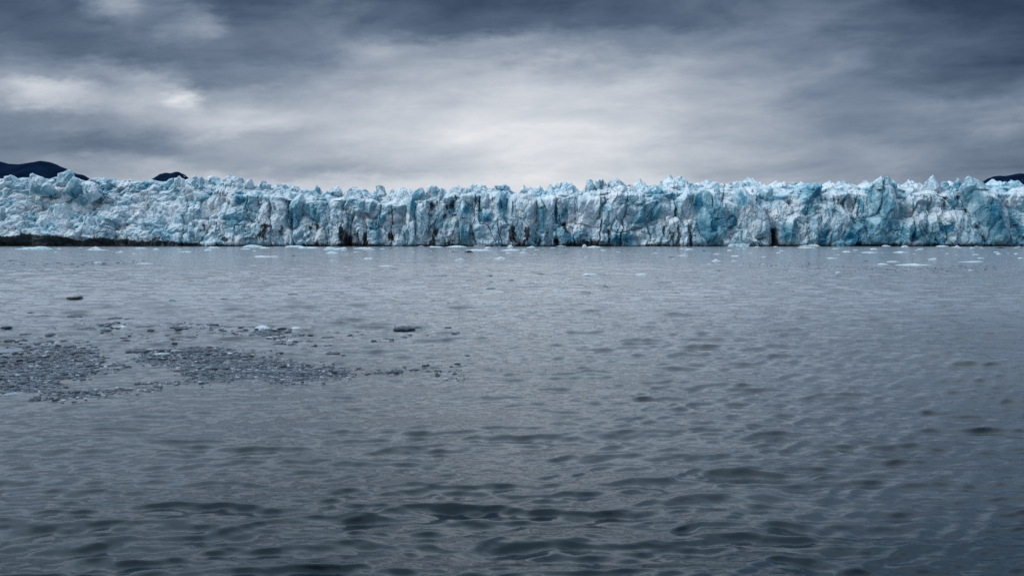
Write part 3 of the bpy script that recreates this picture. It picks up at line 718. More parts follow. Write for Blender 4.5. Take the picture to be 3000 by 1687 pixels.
# ------------------------------------------------------------------ water
def wave_height(x, y, r, dr):
    rnd = random.Random(11)
    z = np.zeros_like(x)
    xd = np.zeros_like(x); yd = np.zeros_like(x)
    calm = 0.5 + 0.5 * vnoise(x * .05 + 3, y * .035, seed=301)
    # the brash ice damps the short waves around it
    slick = np.exp(-(((x + 7) / 9) ** 2 + ((y - 15) / 6.5) ** 2))
    wxn = x + 0.22 * fbm(x * .5, y * .5, seed=311, oct=2); wyn = y + 0.22 * fbm(x * .5 + 9, y * .5, seed=313, oct=2)
    for k in range(84):
        lam = 0.11 * (3.4 / 0.11) ** ((k + rnd.random()) / 84)
        th = math.pi / 2 + rnd.gauss(0.08, 0.33 if lam < 1.6 else 0.3)
        kk = 2 * math.pi / lam
        slope = 0.0175 * (2.6 if lam < 0.17 else 4.0 if lam < 0.62 else 2.7 if lam < 1.2 else 1.2)
        amp = slope / kk
        ph = rnd.random() * 6.283
        arg = kk * (math.cos(th) * wxn + math.sin(th) * wyn) + ph
        fade = np.clip((lam / dr - 2.0) / 1.6, 0, 1)
        damp = (1 - (0.6 if lam < 1.5 else 0.4) * slick)
        env = (0.60 + 0.6 * calm) * (0.7 + 0.6 * (0.5 + 0.5 * vnoise(x / (lam * 4) + k * 3.3, y / (lam * 4), seed=320 + k)))
        a = amp * fade * damp * env
        c, s = np.cos(arg), np.sin(arg)
        z += a * c
        xd -= 0.55 * a * math.cos(th) * s; yd -= 0.6 * a * math.sin(th) * s
    # wind from behind the boat's bow: the faces towards the viewer are the steeper ones
    yd = yd - 1.0 * z
    return z, xd, yd
def water_material():
    m, t, b = mat_new('sea_water')
    g = t.new('ShaderNodeNewGeometry'); P = t.sep(g.outputs['Position'])
    dist = t.vmath('LENGTH', t.comb(P[0], P[1], 0.0))
    P2 = t.comb(P[0], P[1], 0.0)
    st = t.vmath('MULTIPLY', P2, (0.42, 1.0, 1.0))
    def slope(scale, amp, det=2.0):
        n = t.noise(st, scale, det, 0.55, color=True)
        return t.vmath('MULTIPLY', t.vmath('SUBTRACT', n, (0.5, 0.5, 0.5)), (amp * .7, amp, 0.0))
    w0 = t.maprange(t.noise(P2, 0.05, 3, 0.55), 0.35, 0.65, 0.65, 1.25)
    far = t.maprange(dist, 8.0, 60.0, 0.0, 1.0, smooth=True)
    far2 = t.maprange(dist, 35.0, 160.0, 0.0, 1.0, smooth=True)
    sA = t.vmath('SCALE', slope(9.0, 0.50, 3.0), scale=w0)
    sB = t.vmath('SCALE', slope(2.0, 0.80), scale=t.math('MULTIPLY', far, w0))
    sC = t.vmath('SCALE', slope(0.7, 0.46), scale=t.math('MULTIPLY', far2, w0))
    sD = t.vmath('SCALE', slope(26.0, 0.35), scale=1.0)
    s = t.vmath('ADD', t.vmath('ADD', sA, sB), t.vmath('ADD', sC, sD))
    nn = t.vmath('NORMALIZE', t.vmath('ADD', g.outputs['Normal'], s))
    t.put(b.inputs['Normal'], nn)
    # base colour pales with distance: painted brightness for the weak far reflection
    far_sheen = t.maprange(t.math('ADD', P[1], t.math('MULTIPLY', t.math('SUBTRACT', t.noise(P2, 0.06, 3, 0.6), 0.5), 24.0)), 7.0, 44.0, 0.0, 1.0)
    far_sheen = t.math('POWER', far_sheen, 0.8)
    t.put(b.inputs['Base Color'], t.mix(far_sheen, (0.008, 0.020, 0.030, 1), (0.225, 0.25, 0.285, 1)))
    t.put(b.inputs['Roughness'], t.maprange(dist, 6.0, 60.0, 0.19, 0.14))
    b.inputs['IOR'].default_value = 1.34
    return m
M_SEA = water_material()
def ride(x, y):
    """height of the water surface at places near the boat"""
    x = np.asarray(x, float); y = np.asarray(y, float)
    px, py = x.copy(), y.copy()
    for _ in range(3):
        r = np.hypot(px, py); dr = np.where(r < 100, .0045, .009) * r
        z, xd, yd = wave_height(px, py, r, dr)
        px, py = x - xd, y - yd
    return np.where(np.hypot(x, y) < 190, z, 0)
def build_water():
    dense = np.radians(np.linspace(-40, 40, 1150))
    side = np.radians(np.r_[np.linspace(-180, -44, 60), ])
    az = np.concatenate([side, dense, -side[::-1][:-1] if False else np.radians(np.linspace(44, 176, 58))])
    r = [0.8]
    while r[-1] < 9000:
        q = r[-1]
        r.append(q * (1.03 if q < 5.5 else 1.0045 if q < 100 else 1.009 if q < 200 else 1.03 if q < 800 else 1.15))
    r = np.array(r); dr = np.gradient(r)
    RR, AA = np.meshgrid(r, az, indexing='ij')
    DR = np.broadcast_to(dr[:, None], RR.shape)
    X = RR * np.sin(AA); Y = RR * np.cos(AA)
    Z = np.zeros_like(X); XD = np.zeros_like(X); YD = np.zeros_like(X)
    nr = int((r < 200).sum())
    Z[:nr], XD[:nr], YD[:nr] = wave_height(X[:nr], Y[:nr], RR[:nr], DR[:nr])
    cs = np.clip((np.radians(44) - np.abs(AA)) / np.radians(4), 0, 1); cs = np.where(np.abs(AA) > np.radians(44), 0, 1)
    Z *= cs; X = X + XD * cs; Y = Y + YD * cs
    V = np.stack([X.ravel(), Y.ravel(), Z.ravel()], -1)
    F = grid_faces(len(r), len(az), wrap=True)
    V = np.vstack([V, [[0, 0, 0]]]); c = len(V) - 1; n = len(az)
    a = np.arange(n)
    # centre cap as thin quads
    cap = np.stack([np.full(n, c), (a + 1) % n, a, np.full(n, c)], -1)
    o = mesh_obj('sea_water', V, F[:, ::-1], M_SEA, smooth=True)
    o.name = 'sea'
    tag(o, 'rippled slate grey sea with small dark wavelets and pale reflected cloud light', kind='structure')
    return o
build_water()

# ------------------------------------------------------------------ floating ice
K6 = 600.0 / 2576.0
MATS = {'w': M_WHITE, 'b': M_BLUE, 'g': M_GREY, 'd': M_DIRTY, 'k': M_BLACK, 'c': M_CLEAR}
def floe_mesh(width, height, depth, seed, prof=None, near=False, jag=1.0):
    rnd = random.Random(seed)
    n = 22 if width * 1.0 < 2.5 and not near else 40; n = n if not near else 36
    m = 8 if n == 22 else 14
    an = np.linspace(0, 2 * math.pi, n, endpoint=False)
    rad = 1 + 0.16 * vnoise(np.cos(an) * 1.7 + 5, np.sin(an) * 1.7 + seed * .37, seed=seed) + 0.10 * vnoise(np.cos(an) * 4 + 5, np.sin(an) * 4, seed=seed + 1)
    ex = 0.75
    ca = np.sign(np.cos(an)) * np.abs(np.cos(an)) ** ex; sa = np.sign(np.sin(an)) * np.abs(np.sin(an)) ** ex
    V = []
    for j, r in enumerate(np.linspace(0, 1, m)):
        x = ca * rad * r; y = sa * rad * r
        u = np.clip((x + 1) / 2, 0, 1)
        if prof: pr = np.interp(u, [p[0] for p in prof], [p[1] for p in prof])
        else: pr = 0.72 + 0.28 * np.cos((u - .45) * 2.6)
        fall = np.clip(1 - r ** 2.6, 0, 1) ** .7
        bl = blocks(x * width / max(height, width * .12) / 2.2 + 7, y * depth / max(height, width * .12) / 2.2 + 3, seed + 5, 1.2)
        h = pr * fall * (0.80 + 0.42 * jag * (bl - .4))
        z = h * height
        if r > 0.999: z = np.full(n, -0.10 * height - 0.03)
        V.append(np.stack([x * width / 2, y * depth / 2, z], -1))
    x = ca * rad * .7; y = sa * rad * .7
    V.append(np.stack([x * width / 2, y * depth / 2, np.full(n, -0.3 * height - .08)], -1))
    V = np.concatenate(V)
    return V, grid_faces(m + 1, n, wrap=True)
def floe(X, Y, w, h, kind, seed, label, cat='ice floe', group=None, prof=None, name='ice_floe', jag=1.0, deep=0.55, zoff=0.0):
    """X, Y: where its waterline sits in the photograph; w, h in its pixels"""
    x, y = on_water(X, Y)
    y = min(y, 361.0); x = (X - 1500) / FPX * y if y >= 361.0 else x
    k = y / FPX
    W, H = w * k, h * k
    dp = min(W * deep, 9.0)
    V, F = floe_mesh(W, H * 1.12, dp, seed, prof, near=(y < 60), jag=jag)
    o = mesh_obj(name, V, F, MATS[kind], smooth=False)
    o.location = (x, y + dp * .5, zoff + (float(ride([x], [y + dp * .5])[0]) if y < 60 else 0))
    tag(o, label, cat, group)
    return o
SEED = [1000]
def fl(ox, cx, cy, w, h, kind, label, prof=None, group=None, cat='ice floe', name='ice_floe', jag=1.0, deep=.55):
    SEED[0] += 7
    return floe(ox + cx * K6, 690 + cy * K6, w * K6, h * K6 * .68, kind, SEED[0], label, cat, group, prof, name, jag, deep)

# --- floes of the left quarter
fl(0,350,175,440,52,'b','long pale blue floe with a raised right half before the black foot of the glacier',[(0,.2),(.15,.5),(.4,.9),(.55,.8),(.75,1),(.97,.9),(1,.3)])
fl(0,1175,172,150,46,'w','pointed white heap of ice right of the long pale blue floe',[(0,.3),(.2,.6),(.5,1),(.65,.6),(1,.2)],jag=1.4)
fl(0,1190,184,260,10,'w','low white skirt of ice in front of the pointed white heap')
fl(0,1745,165,160,16,'b','low flat pale floe between the pointed heap and the small cone')
fl(0,1952,182,90,34,'w','small white cone of ice near the left glacier foot',[(0,.2),(.5,1),(1,.2)])
fl(0,1505,212,90,22,'w','small white hump floating below the low flat pale floe',[(0,.2),(.5,1),(1,.4)])
fl(0,2330,210,130,18,'w','small white floe with a knobbly crest left of the two-humped blue floe')
fl(0,140,317,150,11,'k','long thin black ice sliver at the far left edge of the water',jag=.6)
fl(0,1262,454,85,20,'g','dark grey ice lump, right of a close pair in the left water',[(0,.4),(.5,1),(1,.7)])
fl(0,1182,454,75,15,'g','pale grey ice lump, left of a close pair in the left water')
fl(0,515,452,80,19,'g','smooth grey mound of ice alone in the left water',[(0,.2),(.5,1),(1,.3)])
fl(0,240,452,115,17,'g','flat grey floe touching the long left-edge floe')
fl(0,60,448,190,19,'g','long grey floe cut by the left edge of the photo')
fl(0,200,408,220,18,'g','flat pale floe just behind the long left-edge floe',jag=.5)
fl(0,1640,754,160,22,'g','translucent grey pan of ice in the left middle water',jag=.6)
fl(0,908,808,200,26,'k','black jagged ice piece with a small upright horn, left water',[(0,.6),(.3,.45),(.6,.6),(.85,.7),(.88,1.5),(.92,.6),(1,.3)],cat='ice chunk',name='ice_chunk')
fl(0,1130,792,160,18,'g','pale grey pan beside the black jagged piece',jag=.5)
fl(0,2150,840,105,32,'g','grey angular lump leaning left in the middle-left water',[(0,.2),(.35,1),(1,.6)])
fl(0,245,597,160,18,'g','faint grey pan floating near the left edge below the mounds',jag=.5)
fl(0,1220,345,130,16,'w','thin curved pale floe on the left slush line')
fl(0,1790,357,210,14,'w','long flat white floe at the right end of the left slush line',jag=.4)
# --- second quarter
fl(600,95,157,140,26,'w','low white double-humped floe left of the big blue floe',[(0,.3),(.25,1),(.5,.7),(.75,.9),(1,.2)])
fl(600,580,150,290,44,'b','large pale blue floe with several rounded humps at the glacier foot',[(0,.3),(.15,.9),(.4,1),(.5,.85),(.8,.9),(1,.3)])
fl(600,500,173,130,13,'w','flat white strip in front of the large blue humped floe')
fl(600,745,163,150,20,'w','low white floe touching the right end of the large humped floe')
fl(600,890,152,160,16,'d','dirty grey streaked floe between the humped floe and the white rubble')
fl(600,1110,146,260,26,'w','long white rubble floe close under the dark streaked ice')
fl(600,1290,162,270,28,'b','broken pale blue floe lying in front of the long white rubble floe')
fl(600,1630,182,350,76,'b','pale blue berg bit with a round hump and a sharp horn at its right',[(0,.1),(.08,.6),(.2,.92),(.3,.75),(.5,.30),(.62,.38),(.8,.78),(.90,1.08),(.96,1.0),(1,.3)],jag=.5,name='ice_berg_bit',cat='ice floe',deep=.4)
fl(600,1960,166,200,32,'w','white floe right behind the horned berg bit',[(0,.3),(.6,.6),(.8,1),(1,.4)])
fl(600,2065,183,155,42,'w','white heap in front of the floe beside the horned berg bit',[(0,.2),(.5,1),(.8,.6),(1,.2)])
fl(600,2390,192,150,30,'d','crumpled dirty black and grey ice lump',[(0,.5),(.3,1),(.5,.7),(1,.3)],jag=1.5,cat='ice chunk',name='ice_chunk')
fl(600,1595,226,165,36,'w','rounded white floe below the horned berg bit',[(0,.4),(.4,1),(1,.2)],jag=.5)
fl(600,1790,241,210,26,'d','dirt-edged floe trailing right of the rounded white floe')
fl(600,750,270,340,44,'w','long low white floe with a round knob at its left end',[(0,.7),(.08,1),(.14,1),(.18,.35),(.28,.75),(.38,.4),(.6,.3),(.85,.5),(1,.3)],jag=.3)
fl(600,30,192,110,22,'w','flat white floe just off the left of the long knobbed floe')
fl(600,1412,277,80,13,'d','small grey dirty floe right of the long knobbed floe')
fl(600,1112,257,60,14,'k','tiny black-tipped ice spike right of the long knobbed floe',[(0,.2),(.5,1),(1,.2)])
fl(600,1602,318,80,17,'w','small pale oval floe below the dirt-edged floe',jag=.4)
fl(600,2055,297,125,24,'w','small white floe with a low crest below the crumpled dirty lump')
fl(600,692,353,120,18,'g','pale grey wedge of ice below the long knobbed floe',[(0,.1),(.7,1),(1,.3)])
fl(600,542,397,230,13,'g','long flat grey floe low in the centre-left water',jag=.4)
fl(600,2282,390,200,18,'w','long pale flat floe in the centre-left water')
fl(600,2365,421,130,17,'g','dark grey oval floe under the long pale flat one')
fl(600,1092,746,155,28,'g','grey glassy slab with a bright rim in the centre-left water',jag=.7)
fl(600,1665,767,95,28,'g','grey glassy lump right of the bright-rimmed slab',[(0,.5),(.4,1),(1,.5)])
fl(600,240,800,110,14,'k','thin crumbly dark ice strip in the centre-left water',jag=1.4)
# --- middle
fl(1200,140,152,115,28,'d','small black and white ice heap at the foot of the dirt-streaked buttress',jag=1.4)
fl(1200,590,146,275,30,'w','long bright white floe below the dark stained ice face',[(0,.3),(.2,.8),(.5,1),(.8,.8),(1,.2)],jag=.4)
fl(1200,330,149,170,17,'w','low white floe left of the long bright white floe')
fl(1200,570,216,250,52,'d','grey-veined floe with a white foot, left of the dark boulder of ice',[(0,.3),(.3,1),(.6,.85),(.8,.45),(1,.4)])
fl(1200,745,216,112,48,'k','rounded dark grey boulder of ice at the right end of the veined floe',[(0,.7),(.4,1),(.8,.8),(1,.2)],cat='ice chunk',name='ice_chunk',jag=.6)
fl(1200,865,191,340,30,'w','long flat white floe behind the dark boulder of ice',[(0,.7),(.2,.9),(.5,.8),(1,.5)],jag=.4)
fl(1200,985,168,88,44,'w','smooth rounded white block behind the long flat floe',[(0,.6),(.5,1),(.8,1),(1,.6)],jag=.3,deep=.8)
fl(1200,1270,158,82,72,'w','upright white tooth of ice standing on the water, tallest of the middle',[(0,.9),(.15,1.1),(.5,.8),(.8,.65),(1,.5)],jag=.6,deep=.8)
fl(1200,1270,191,270,30,'w','flat white floe in front of the upright tooth of ice',[(0,.4),(.5,1),(1,.8)],jag=.4)
fl(1200,1095,132,110,24,'b','low blue shelf of ice at the glacier foot left of the upright tooth',jag=.5)
fl(1200,885,140,150,30,'d','white heap with a dark cleft at the glacier foot',jag=1.3)
fl(1200,1530,156,125,34,'w','white heap with a peaked middle right of the upright tooth',[(0,.2),(.3,.6),(.65,1),(1,.3)])
fl(1200,1435,221,120,26,'w','low white mound below the peaked white heap',[(0,.2),(.5,1),(1,.2)],jag=.4)
fl(1200,1145,299,160,48,'w','smooth bright white dome of ice in the middle water',[(0,.3),(.5,1),(.8,.7),(1,.3)],jag=.2)
fl(1200,630,314,130,32,'w','small white floe with a ragged crest left of the bright dome',jag=1.3)
fl(1200,1245,223,90,13,'w','thin white floe between the bright dome and the flat floes')
fl(1200,2203,150,62,54,'w','round-headed upright white block right of the middle',[(0,.8),(.4,1.1),(.8,1),(1,.5)],jag=.4,deep=.9)
fl(1200,2330,152,180,26,'w','low white rubble floe beside the round-headed block')
fl(1200,1912,137,130,24,'w','pale hump of ice at the foot of the dark cave',[(0,.2),(.4,1),(1,.4)],jag=.4)
fl(1200,2480,152,85,14,'k','thin black strip of dirty ice right of the round-headed block')
fl(1200,2222,277,42,26,'w','tiny white cube of ice below the round-headed block')
fl(1200,322,512,335,36,'g','long grey floe topped with white lumps in the middle water',[(0,.5),(.5,.7),(.6,1),(.8,.8),(.9,1),(1,.3)])
fl(1200,2270,501,225,42,'w','pale rounded floe with a low tail in the middle-right water',[(0,.4),(.3,1),(.6,.7),(.8,.8),(1,.2)],jag=.4)
fl(1200,1018,591,95,28,'g','grey rounded lump with a thin flat tail, middle water',[(0,.5),(.5,1),(1,.4)],jag=.5)
fl(1200,1020,671,118,24,'g','dark grey bumpy floe below the rounded grey lump')
fl(1200,1650,491,130,15,'k','dark flat strip of ice, longest of the middle-right dark strips')
fl(1200,1880,491,95,14,'g','dark grey strip right of the longest dark strip')
fl(1200,1280,566,85,13,'k','short dark ice bar right of the pale middle floes')
fl(1200,450,717,165,20,'g','long low grey pan in the middle water',jag=.5)
fl(1200,1000,517,115,30,'g','crumbly grey floe above the rounded grey lump',jag=1.2)
fl(1200,2205,724,180,20,'g','grey pan with one bright sparkle near the dotted ice line',jag=.7)
fl(1200,2150,623,110,13,'k','dark thin floe at the left end of the dotted ice line')
# --- right of the middle
fl(1800,1600,133,360,62,'b','large jagged pale blue floe wedged at the foot of the leaning fin',[(0,.3),(.1,.75),(.35,.95),(.5,1),(.6,.8),(.8,.9),(1,.3)],jag=1.5)
fl(1800,1755,134,130,54,'k','dark striped slab leaning on the large jagged floe',[(0,.3),(.2,1),(.6,.55),(1,.2)],cat='ice chunk',name='ice_chunk')
fl(1800,1142,196,62,20,'k','black wedge-shaped ice chunk with a raised left end',[(0,1),(.3,.9),(.6,.3),(1,.1)],cat='ice chunk',name='ice_chunk',jag=.4)
fl(1800,950,181,120,28,'w','low white heap left of the black wedge',[(0,.2),(.5,1),(1,.3)])
fl(1800,1460,193,72,24,'w','small white lump right of the black wedge')
fl(1800,1300,236,85,15,'w','small white floe below the black wedge')
fl(1800,1530,263,130,15,'w','thin white floe right of and below the black wedge')
fl(1800,1292,329,150,44,'w','white floe with a pointed little peak in the right middle water',[(0,.3),(.3,.5),(.5,1.2),(.6,.6),(1,.3)])
fl(1800,1510,326,80,20,'w','small white mound right of the pointed white floe')
fl(1800,350,498,175,28,'w','pale flat floe under the pointed white floe, farther left',[(0,.3),(.6,1),(.9,.8),(1,.2)],jag=.3)
fl(1800,1325,448,75,19,'g','small grey mound alone in the right middle water',[(0,.4),(.4,1),(1,.3)])
fl(1800,740,296,40,17,'w','tiny white block under a dark strip in the right middle water')
fl(1800,720,276,75,11,'k','dark strip of ice just above the tiny white block')
fl(1800,870,256,140,11,'w','thin pale strip of ice left of the pointed white floe')
fl(1800,2470,133,290,46,'w','white rubble heap with two humps before the leaning blue slab',[(0,.2),(.4,.8),(.6,.6),(.75,1),(.9,.6),(1,.2)],jag=1.3)
fl(1800,2430,157,210,15,'w','flat white strip before the two-humped rubble heap')
# --- right end
fl(2400,850,130,110,24,'w','white ragged lump in the line of ice before the tall towers')
fl(2400,1085,147,95,30,'w','white heap beside the ragged lump before the tall towers')
fl(2400,1570,142,150,24,'w','white broad floe under the bright crushed ice on the right')
fl(2400,1745,147,72,30,'w','white cone of ice under the great pyramid of ice',[(0,.2),(.5,1),(1,.2)])
fl(2400,1290,177,85,17,'w','small white floe with a bump before the right towers')
fl(2400,700,176,92,21,'w','white floe with a spiky left end before the right towers')
fl(2400,360,211,112,21,'w','white floe, leftmost of the row of three long right floes')
fl(2400,660,217,225,19,'w','long tapering white floe, second of the three long right floes',[(0,.4),(.4,1),(1,.1)],jag=.5)
fl(2400,1050,217,205,26,'w','long white floe with a central crest, third of the three long right floes',[(0,.1),(.5,1),(.7,.6),(1,.3)],jag=.8)
fl(2400,185,289,145,19,'w','pale floe below the row of three long right floes',[(0,.8),(.4,1),(1,.2)],jag=.4)
fl(2400,1445,305,128,30,'w','white floe with a square right end on the right',[(0,.2),(.4,.7),(.9,1),(1,.8)])
fl(2400,1960,336,305,30,'w','long white wedge-topped floe near the right slush band',[(0,.2),(.3,.2),(.6,.6),(.85,1),(1,.2)],jag=.4)
fl(2400,1255,377,450,32,'w','longest flat white floe of the right, lying on the slush band',[(0,.4),(.3,.6),(.5,1),(.6,.7),(1,.3)],jag=.4)
fl(2400,815,369,152,32,'w','bright white notched floe left of the longest flat floe',[(0,.8),(.2,.6),(.6,.9),(1,.3)])
fl(2400,950,333,175,14,'w','thin pale floe above the bright notched floe')
fl(2400,245,522,180,54,'g','grey mound of ice on the right, crowned with snow',[(0,.2),(.5,1),(.7,.6),(1,.1)],jag=.3)
fl(2400,245,506,60,24,'w','bright crumbly white cap sitting on the grey mound',jag=1.4,cat='ice chunk',name='ice_chunk').location.z += 0.25
fl(2400,2305,161,135,25,'k','black and white striped ice slab near the right edge',[(0,.6),(.4,1),(1,.3)],cat='ice chunk',name='ice_chunk')
fl(2400,2515,163,115,46,'d','dark-bottomed floe with a white crest at the right edge',[(0,.3),(.4,.6),(.7,1),(1,.6)])
fl(2400,2270,236,72,20,'w','small white cone below the striped slab',[(0,.2),(.5,1),(1,.3)])
fl(2400,2487,236,62,21,'w','small white cone near the right edge below the dark-bottomed floe',[(0,.2),(.5,1),(1,.3)])
fl(2400,2545,289,72,17,'w','small white floe cut by the right edge of the photo')
fl(2400,2050,288,85,14,'w','small low white floe above the long wedge-topped floe')
fl(2400,600,323,76,8,'k','thin black bar of ice on the right')
fl(2400,1915,442,72,17,'w','small white floe at the lower edge of the right slush band')

# small scraps nobody can tell apart, one group per patch of water
def scraps(n, X0, X1, Y0, Y1, w0, w1, kind, label, group, seed, name='ice_scrap', cat='ice scrap', hr=.11):
    rnd = random.Random(seed)
    protos = []
    for i in range(5):
        V, F = floe_mesh(1.0, hr, .6, seed + i * 3, None, False, 1.2)
        me = mesh_obj(name, V, F, MATS[kind]); protos.append(me)
    made = 0
    for i in range(n):
        X = rnd.uniform(X0, X1); Y = Y0 + (Y1 - Y0) * rnd.random() ** 1.3
        x, y = on_water(X, Y); y = min(y, 362)
        x = (X - 1500) / FPX * y
        w = rnd.uniform(w0, w1) * y / FPX
        p = protos[i % 5]
        o = p if i < 5 else p.copy()
        if i >= 5: C.objects.link(o)
        o.location = (x, y, 0); o.scale = (w, w * rnd.uniform(.7, 1.1), w * rnd.uniform(.5, 1.2)); o.rotation_euler = (0, 0, rnd.uniform(-.5, .5) + (math.pi if rnd.random() < .5 else 0))
        tag(o, label, cat, group)
    for p in protos[n:]: bpy.data.objects.remove(p)
scraps(40, 2180, 2990, 722, 748, 4, 20, 'w', 'small flat white scrap of ice among many before the right-hand ice towers', 'white ice scraps before the right towers', 31)
scraps(16, 40, 640, 723, 745, 4, 20, 'w', 'small flat white scrap of ice in the water off the left glacier foot', 'white ice scraps off the left foot', 32)
scraps(18, 620, 1300, 722, 746, 4, 18, 'w', 'small flat white scrap between the larger floes left of the middle', 'white ice scraps left of the middle', 33)
scraps(18, 1300, 2180, 722, 746, 4, 18, 'w', 'small flat white scrap between the larger floes right of the middle', 'white ice scraps right of the middle', 34)
scraps(8, 1750, 2400, 740, 790, 4, 15, 'w', 'faint small white scrap on the open water right of the middle', 'white ice scraps on the open right water', 35)
scraps(12, 1250, 2000, 790, 900, 8, 20, 'g', 'small grey scrap of ice on the open water in the middle', 'grey ice scraps on the open middle water', 36)

# --- glassy pieces around the near brash patches
M6, M7 = 700.0 / 2576.0, 800.0 / 2576.0
def nearp(ox, k, cx, cy, w, h, kind, label, prof=None, jag=1.2, group=None, cat='ice chunk', name='ice_chunk'):
    SEED[0] += 7
    x, y = on_water(ox + cx * k, 860 + cy * k)
    return floe(ox + cx * k, 860 + cy * k, w * k, h * k * .45, kind, SEED[0], label, cat, group, prof, name, jag, deep=.9)
A6 = lambda *a, **q: nearp(0, M6, *a, **q)
A7 = lambda *a, **q: nearp(650, M7, *a, **q)
A6(790,256,228,46,'c','large dark glassy floe alone above the left brash patch',[(0,.7),(.1,1),(.4,.9),(.8,.75),(1,.6)])
A6(860,132,115,28,'g','grey chunk with a darker lump at its right end, upper left water',[(0,.5),(.3,.6),(.7,1),(1,.3)])
A6(1055,140,95,28,'g','pale rounded chunk right of the two-lump grey chunk')
A6(1155,137,65,14,'c','small dark bar touching the pale rounded chunk')
A6(315,213,80,18,'c','small dark chunk left of the large dark glassy floe')
A6(435,254,145,22,'c','string of dark crumbs of ice left of the large glassy floe')
A6(520,318,160,34,'g','grey wedge chunk with a bright tip above the left brash patch',[(0,.3),(.5,.5),(.8,1.1),(1,.7)])
A6(515,462,122,34,'c','dark glassy chunk, upper of a stacked pair above the left brash')
A6(515,508,100,24,'c','dark glassy chunk, lower of a stacked pair above the left brash')
A6(220,506,92,32,'c','very dark blocky chunk near the left edge above the brash')
A6(75,512,108,28,'c','grey oval chunk near the left edge above the brash')
A6(240,446,112,16,'c','thin crumbly dark strip near the left edge above the brash')
A6(90,564,160,26,'c','dark flat piece beside the small white pebble of ice at the left edge')
A6(138,552,62,30,'w','small white pebble of ice lying at the left edge above the brash',jag=.4)
A6(362,560,185,28,'c','long dark chunk resting just above the left brash patch')
A6(1370,292,108,14,'c','thin dark bar of ice up and right of the left brash patch')
A6(1210,278,150,20,'c','thin crumbly dark bar left of the other thin bar')
A6(1475,444,128,34,'c','broken dark slab in two layers above the gap between the patches')
A6(1612,420,78,20,'c','short dark slab just right of the two-layer slab')
A6(1330,522,100,34,'c','blocky grey chunk above the gap between the brash patches')
A6(955,512,165,48,'g','pale domed chunk with a dark foot above the left brash patch',[(0,.6),(.35,1.1),(.7,.6),(1,.5)])
A6(1115,518,195,20,'c','long dark crumbly tail right of the pale domed chunk')
A6(1718,534,168,42,'g','grey slab with a sparkling upper rim above the middle brash')
A6(1872,546,62,22,'c','small jagged dark chunk right of the sparkling slab')
A6(1520,367,245,24,'c','long thin glassy slab high above the middle brash')
A6(1090,395,125,52,'g','grey wedge pointing down to the water in the bright crumbly ice')
A6(905,370,115,42,'g','grey block at the left end of the bright crumbly ice')
A6(1305,380,95,46,'w','sparkling white chunk at the right end of the bright crumbly ice',jag=1.6)
A6(1842,88,95,28,'g','lone grey peaked chunk in the upper middle-left water',[(0,.4),(.4,1.1),(1,.5)])
A6(1910,408,105,60,'c','stacked dark chunk at the left end of the sparkling ice line')
A6(2050,470,115,26,'c','crumbly dark chunk below the sparkling ice line')
A6(2070,372,300,54,'g','long sparkling grey ice ridge left of the white snowy lump',jag=1.5)
A6(45,391,98,20,'c','dark oval chunk cut by the left edge')
A6(60,630,330,70,'g','pale drifted slab of slush at the left edge above the brash',jag=.4)
A6(100,1125,200,40,'g','pale slush slab at the left edge below the brash',jag=.4)
A6(345,1165,130,60,'c','grey square chunk with a pale top below the left brash patch')
A6(1450,650,260,30,'c','long dark slab bridging the gap between the two brash patches')
A6(2080,650,200,80,'c','rounded grey hump rising from the middle brash patch',jag=.6)
A7(985,428,142,24,'k','black two-part bar of ice right of the middle brash patch',[(0,.9),(.4,.8),(.45,.5),(.7,1),(1,.4)])
A7(865,500,62,44,'k','black hooked chunk with an upright end, above the middle brash',[(0,.2),(.5,.35),(.6,1),(.9,1),(1,.2)])
A7(362,342,150,46,'w','white snowy lump on the sparkling ice line above the middle brash',jag=1.5)
A7(690,330,100,26,'w','small white peaked lump right of the white snowy lump')
A7(390,392,190,36,'c','dark crumbly slab beneath the white snowy lump',jag=1.6)
A7(530,478,122,30,'c','grey oval chunk left of the black hooked chunk')
A7(648,496,112,26,'c','grey flat-bottomed chunk beside the black hooked chunk')
A7(1030,568,145,34,'c','dark peaked chunk with a trailing left end, right of the middle brash')
A7(1142,585,52,26,'k','small black block at the right end of the dark peaked chunk')
A7(1450,296,62,12,'c','small dark oval high on the right of the brash')
A7(1080,381,56,12,'c','small dark dash above the black two-part bar')
A7(1322,388,62,22,'c','grey chunk right of the black two-part bar')
A7(1205,408,62,30,'c','crumbly small chunk close right of the black two-part bar')
A7(1745,398,42,24,'c','small dark upright chunk in the right-hand crumbs')
A7(1705,350,205,32,'c','crumbly grey raft of ice right of the brash patches',jag=1.8)
A7(2315,602,58,16,'c','dark dash farthest right in the near water')
A7(1910,673,58,22,'c','smooth dark chunk near the tail of the brash')
A7(2005,692,92,14,'c','row of dark crumbs right of the smooth dark chunk')
A7(1640,735,132,30,'c','dark crumbly raft in the tail of the brash')
A7(2050,755,56,32,'c','dark ragged chunk below the tail of the brash')
A7(1055,795,80,30,'c','grey chunk at the lower edge of the brash, near its right end')
A7(1188,802,34,24,'c','small dark upright chunk at the lower right edge of the brash')

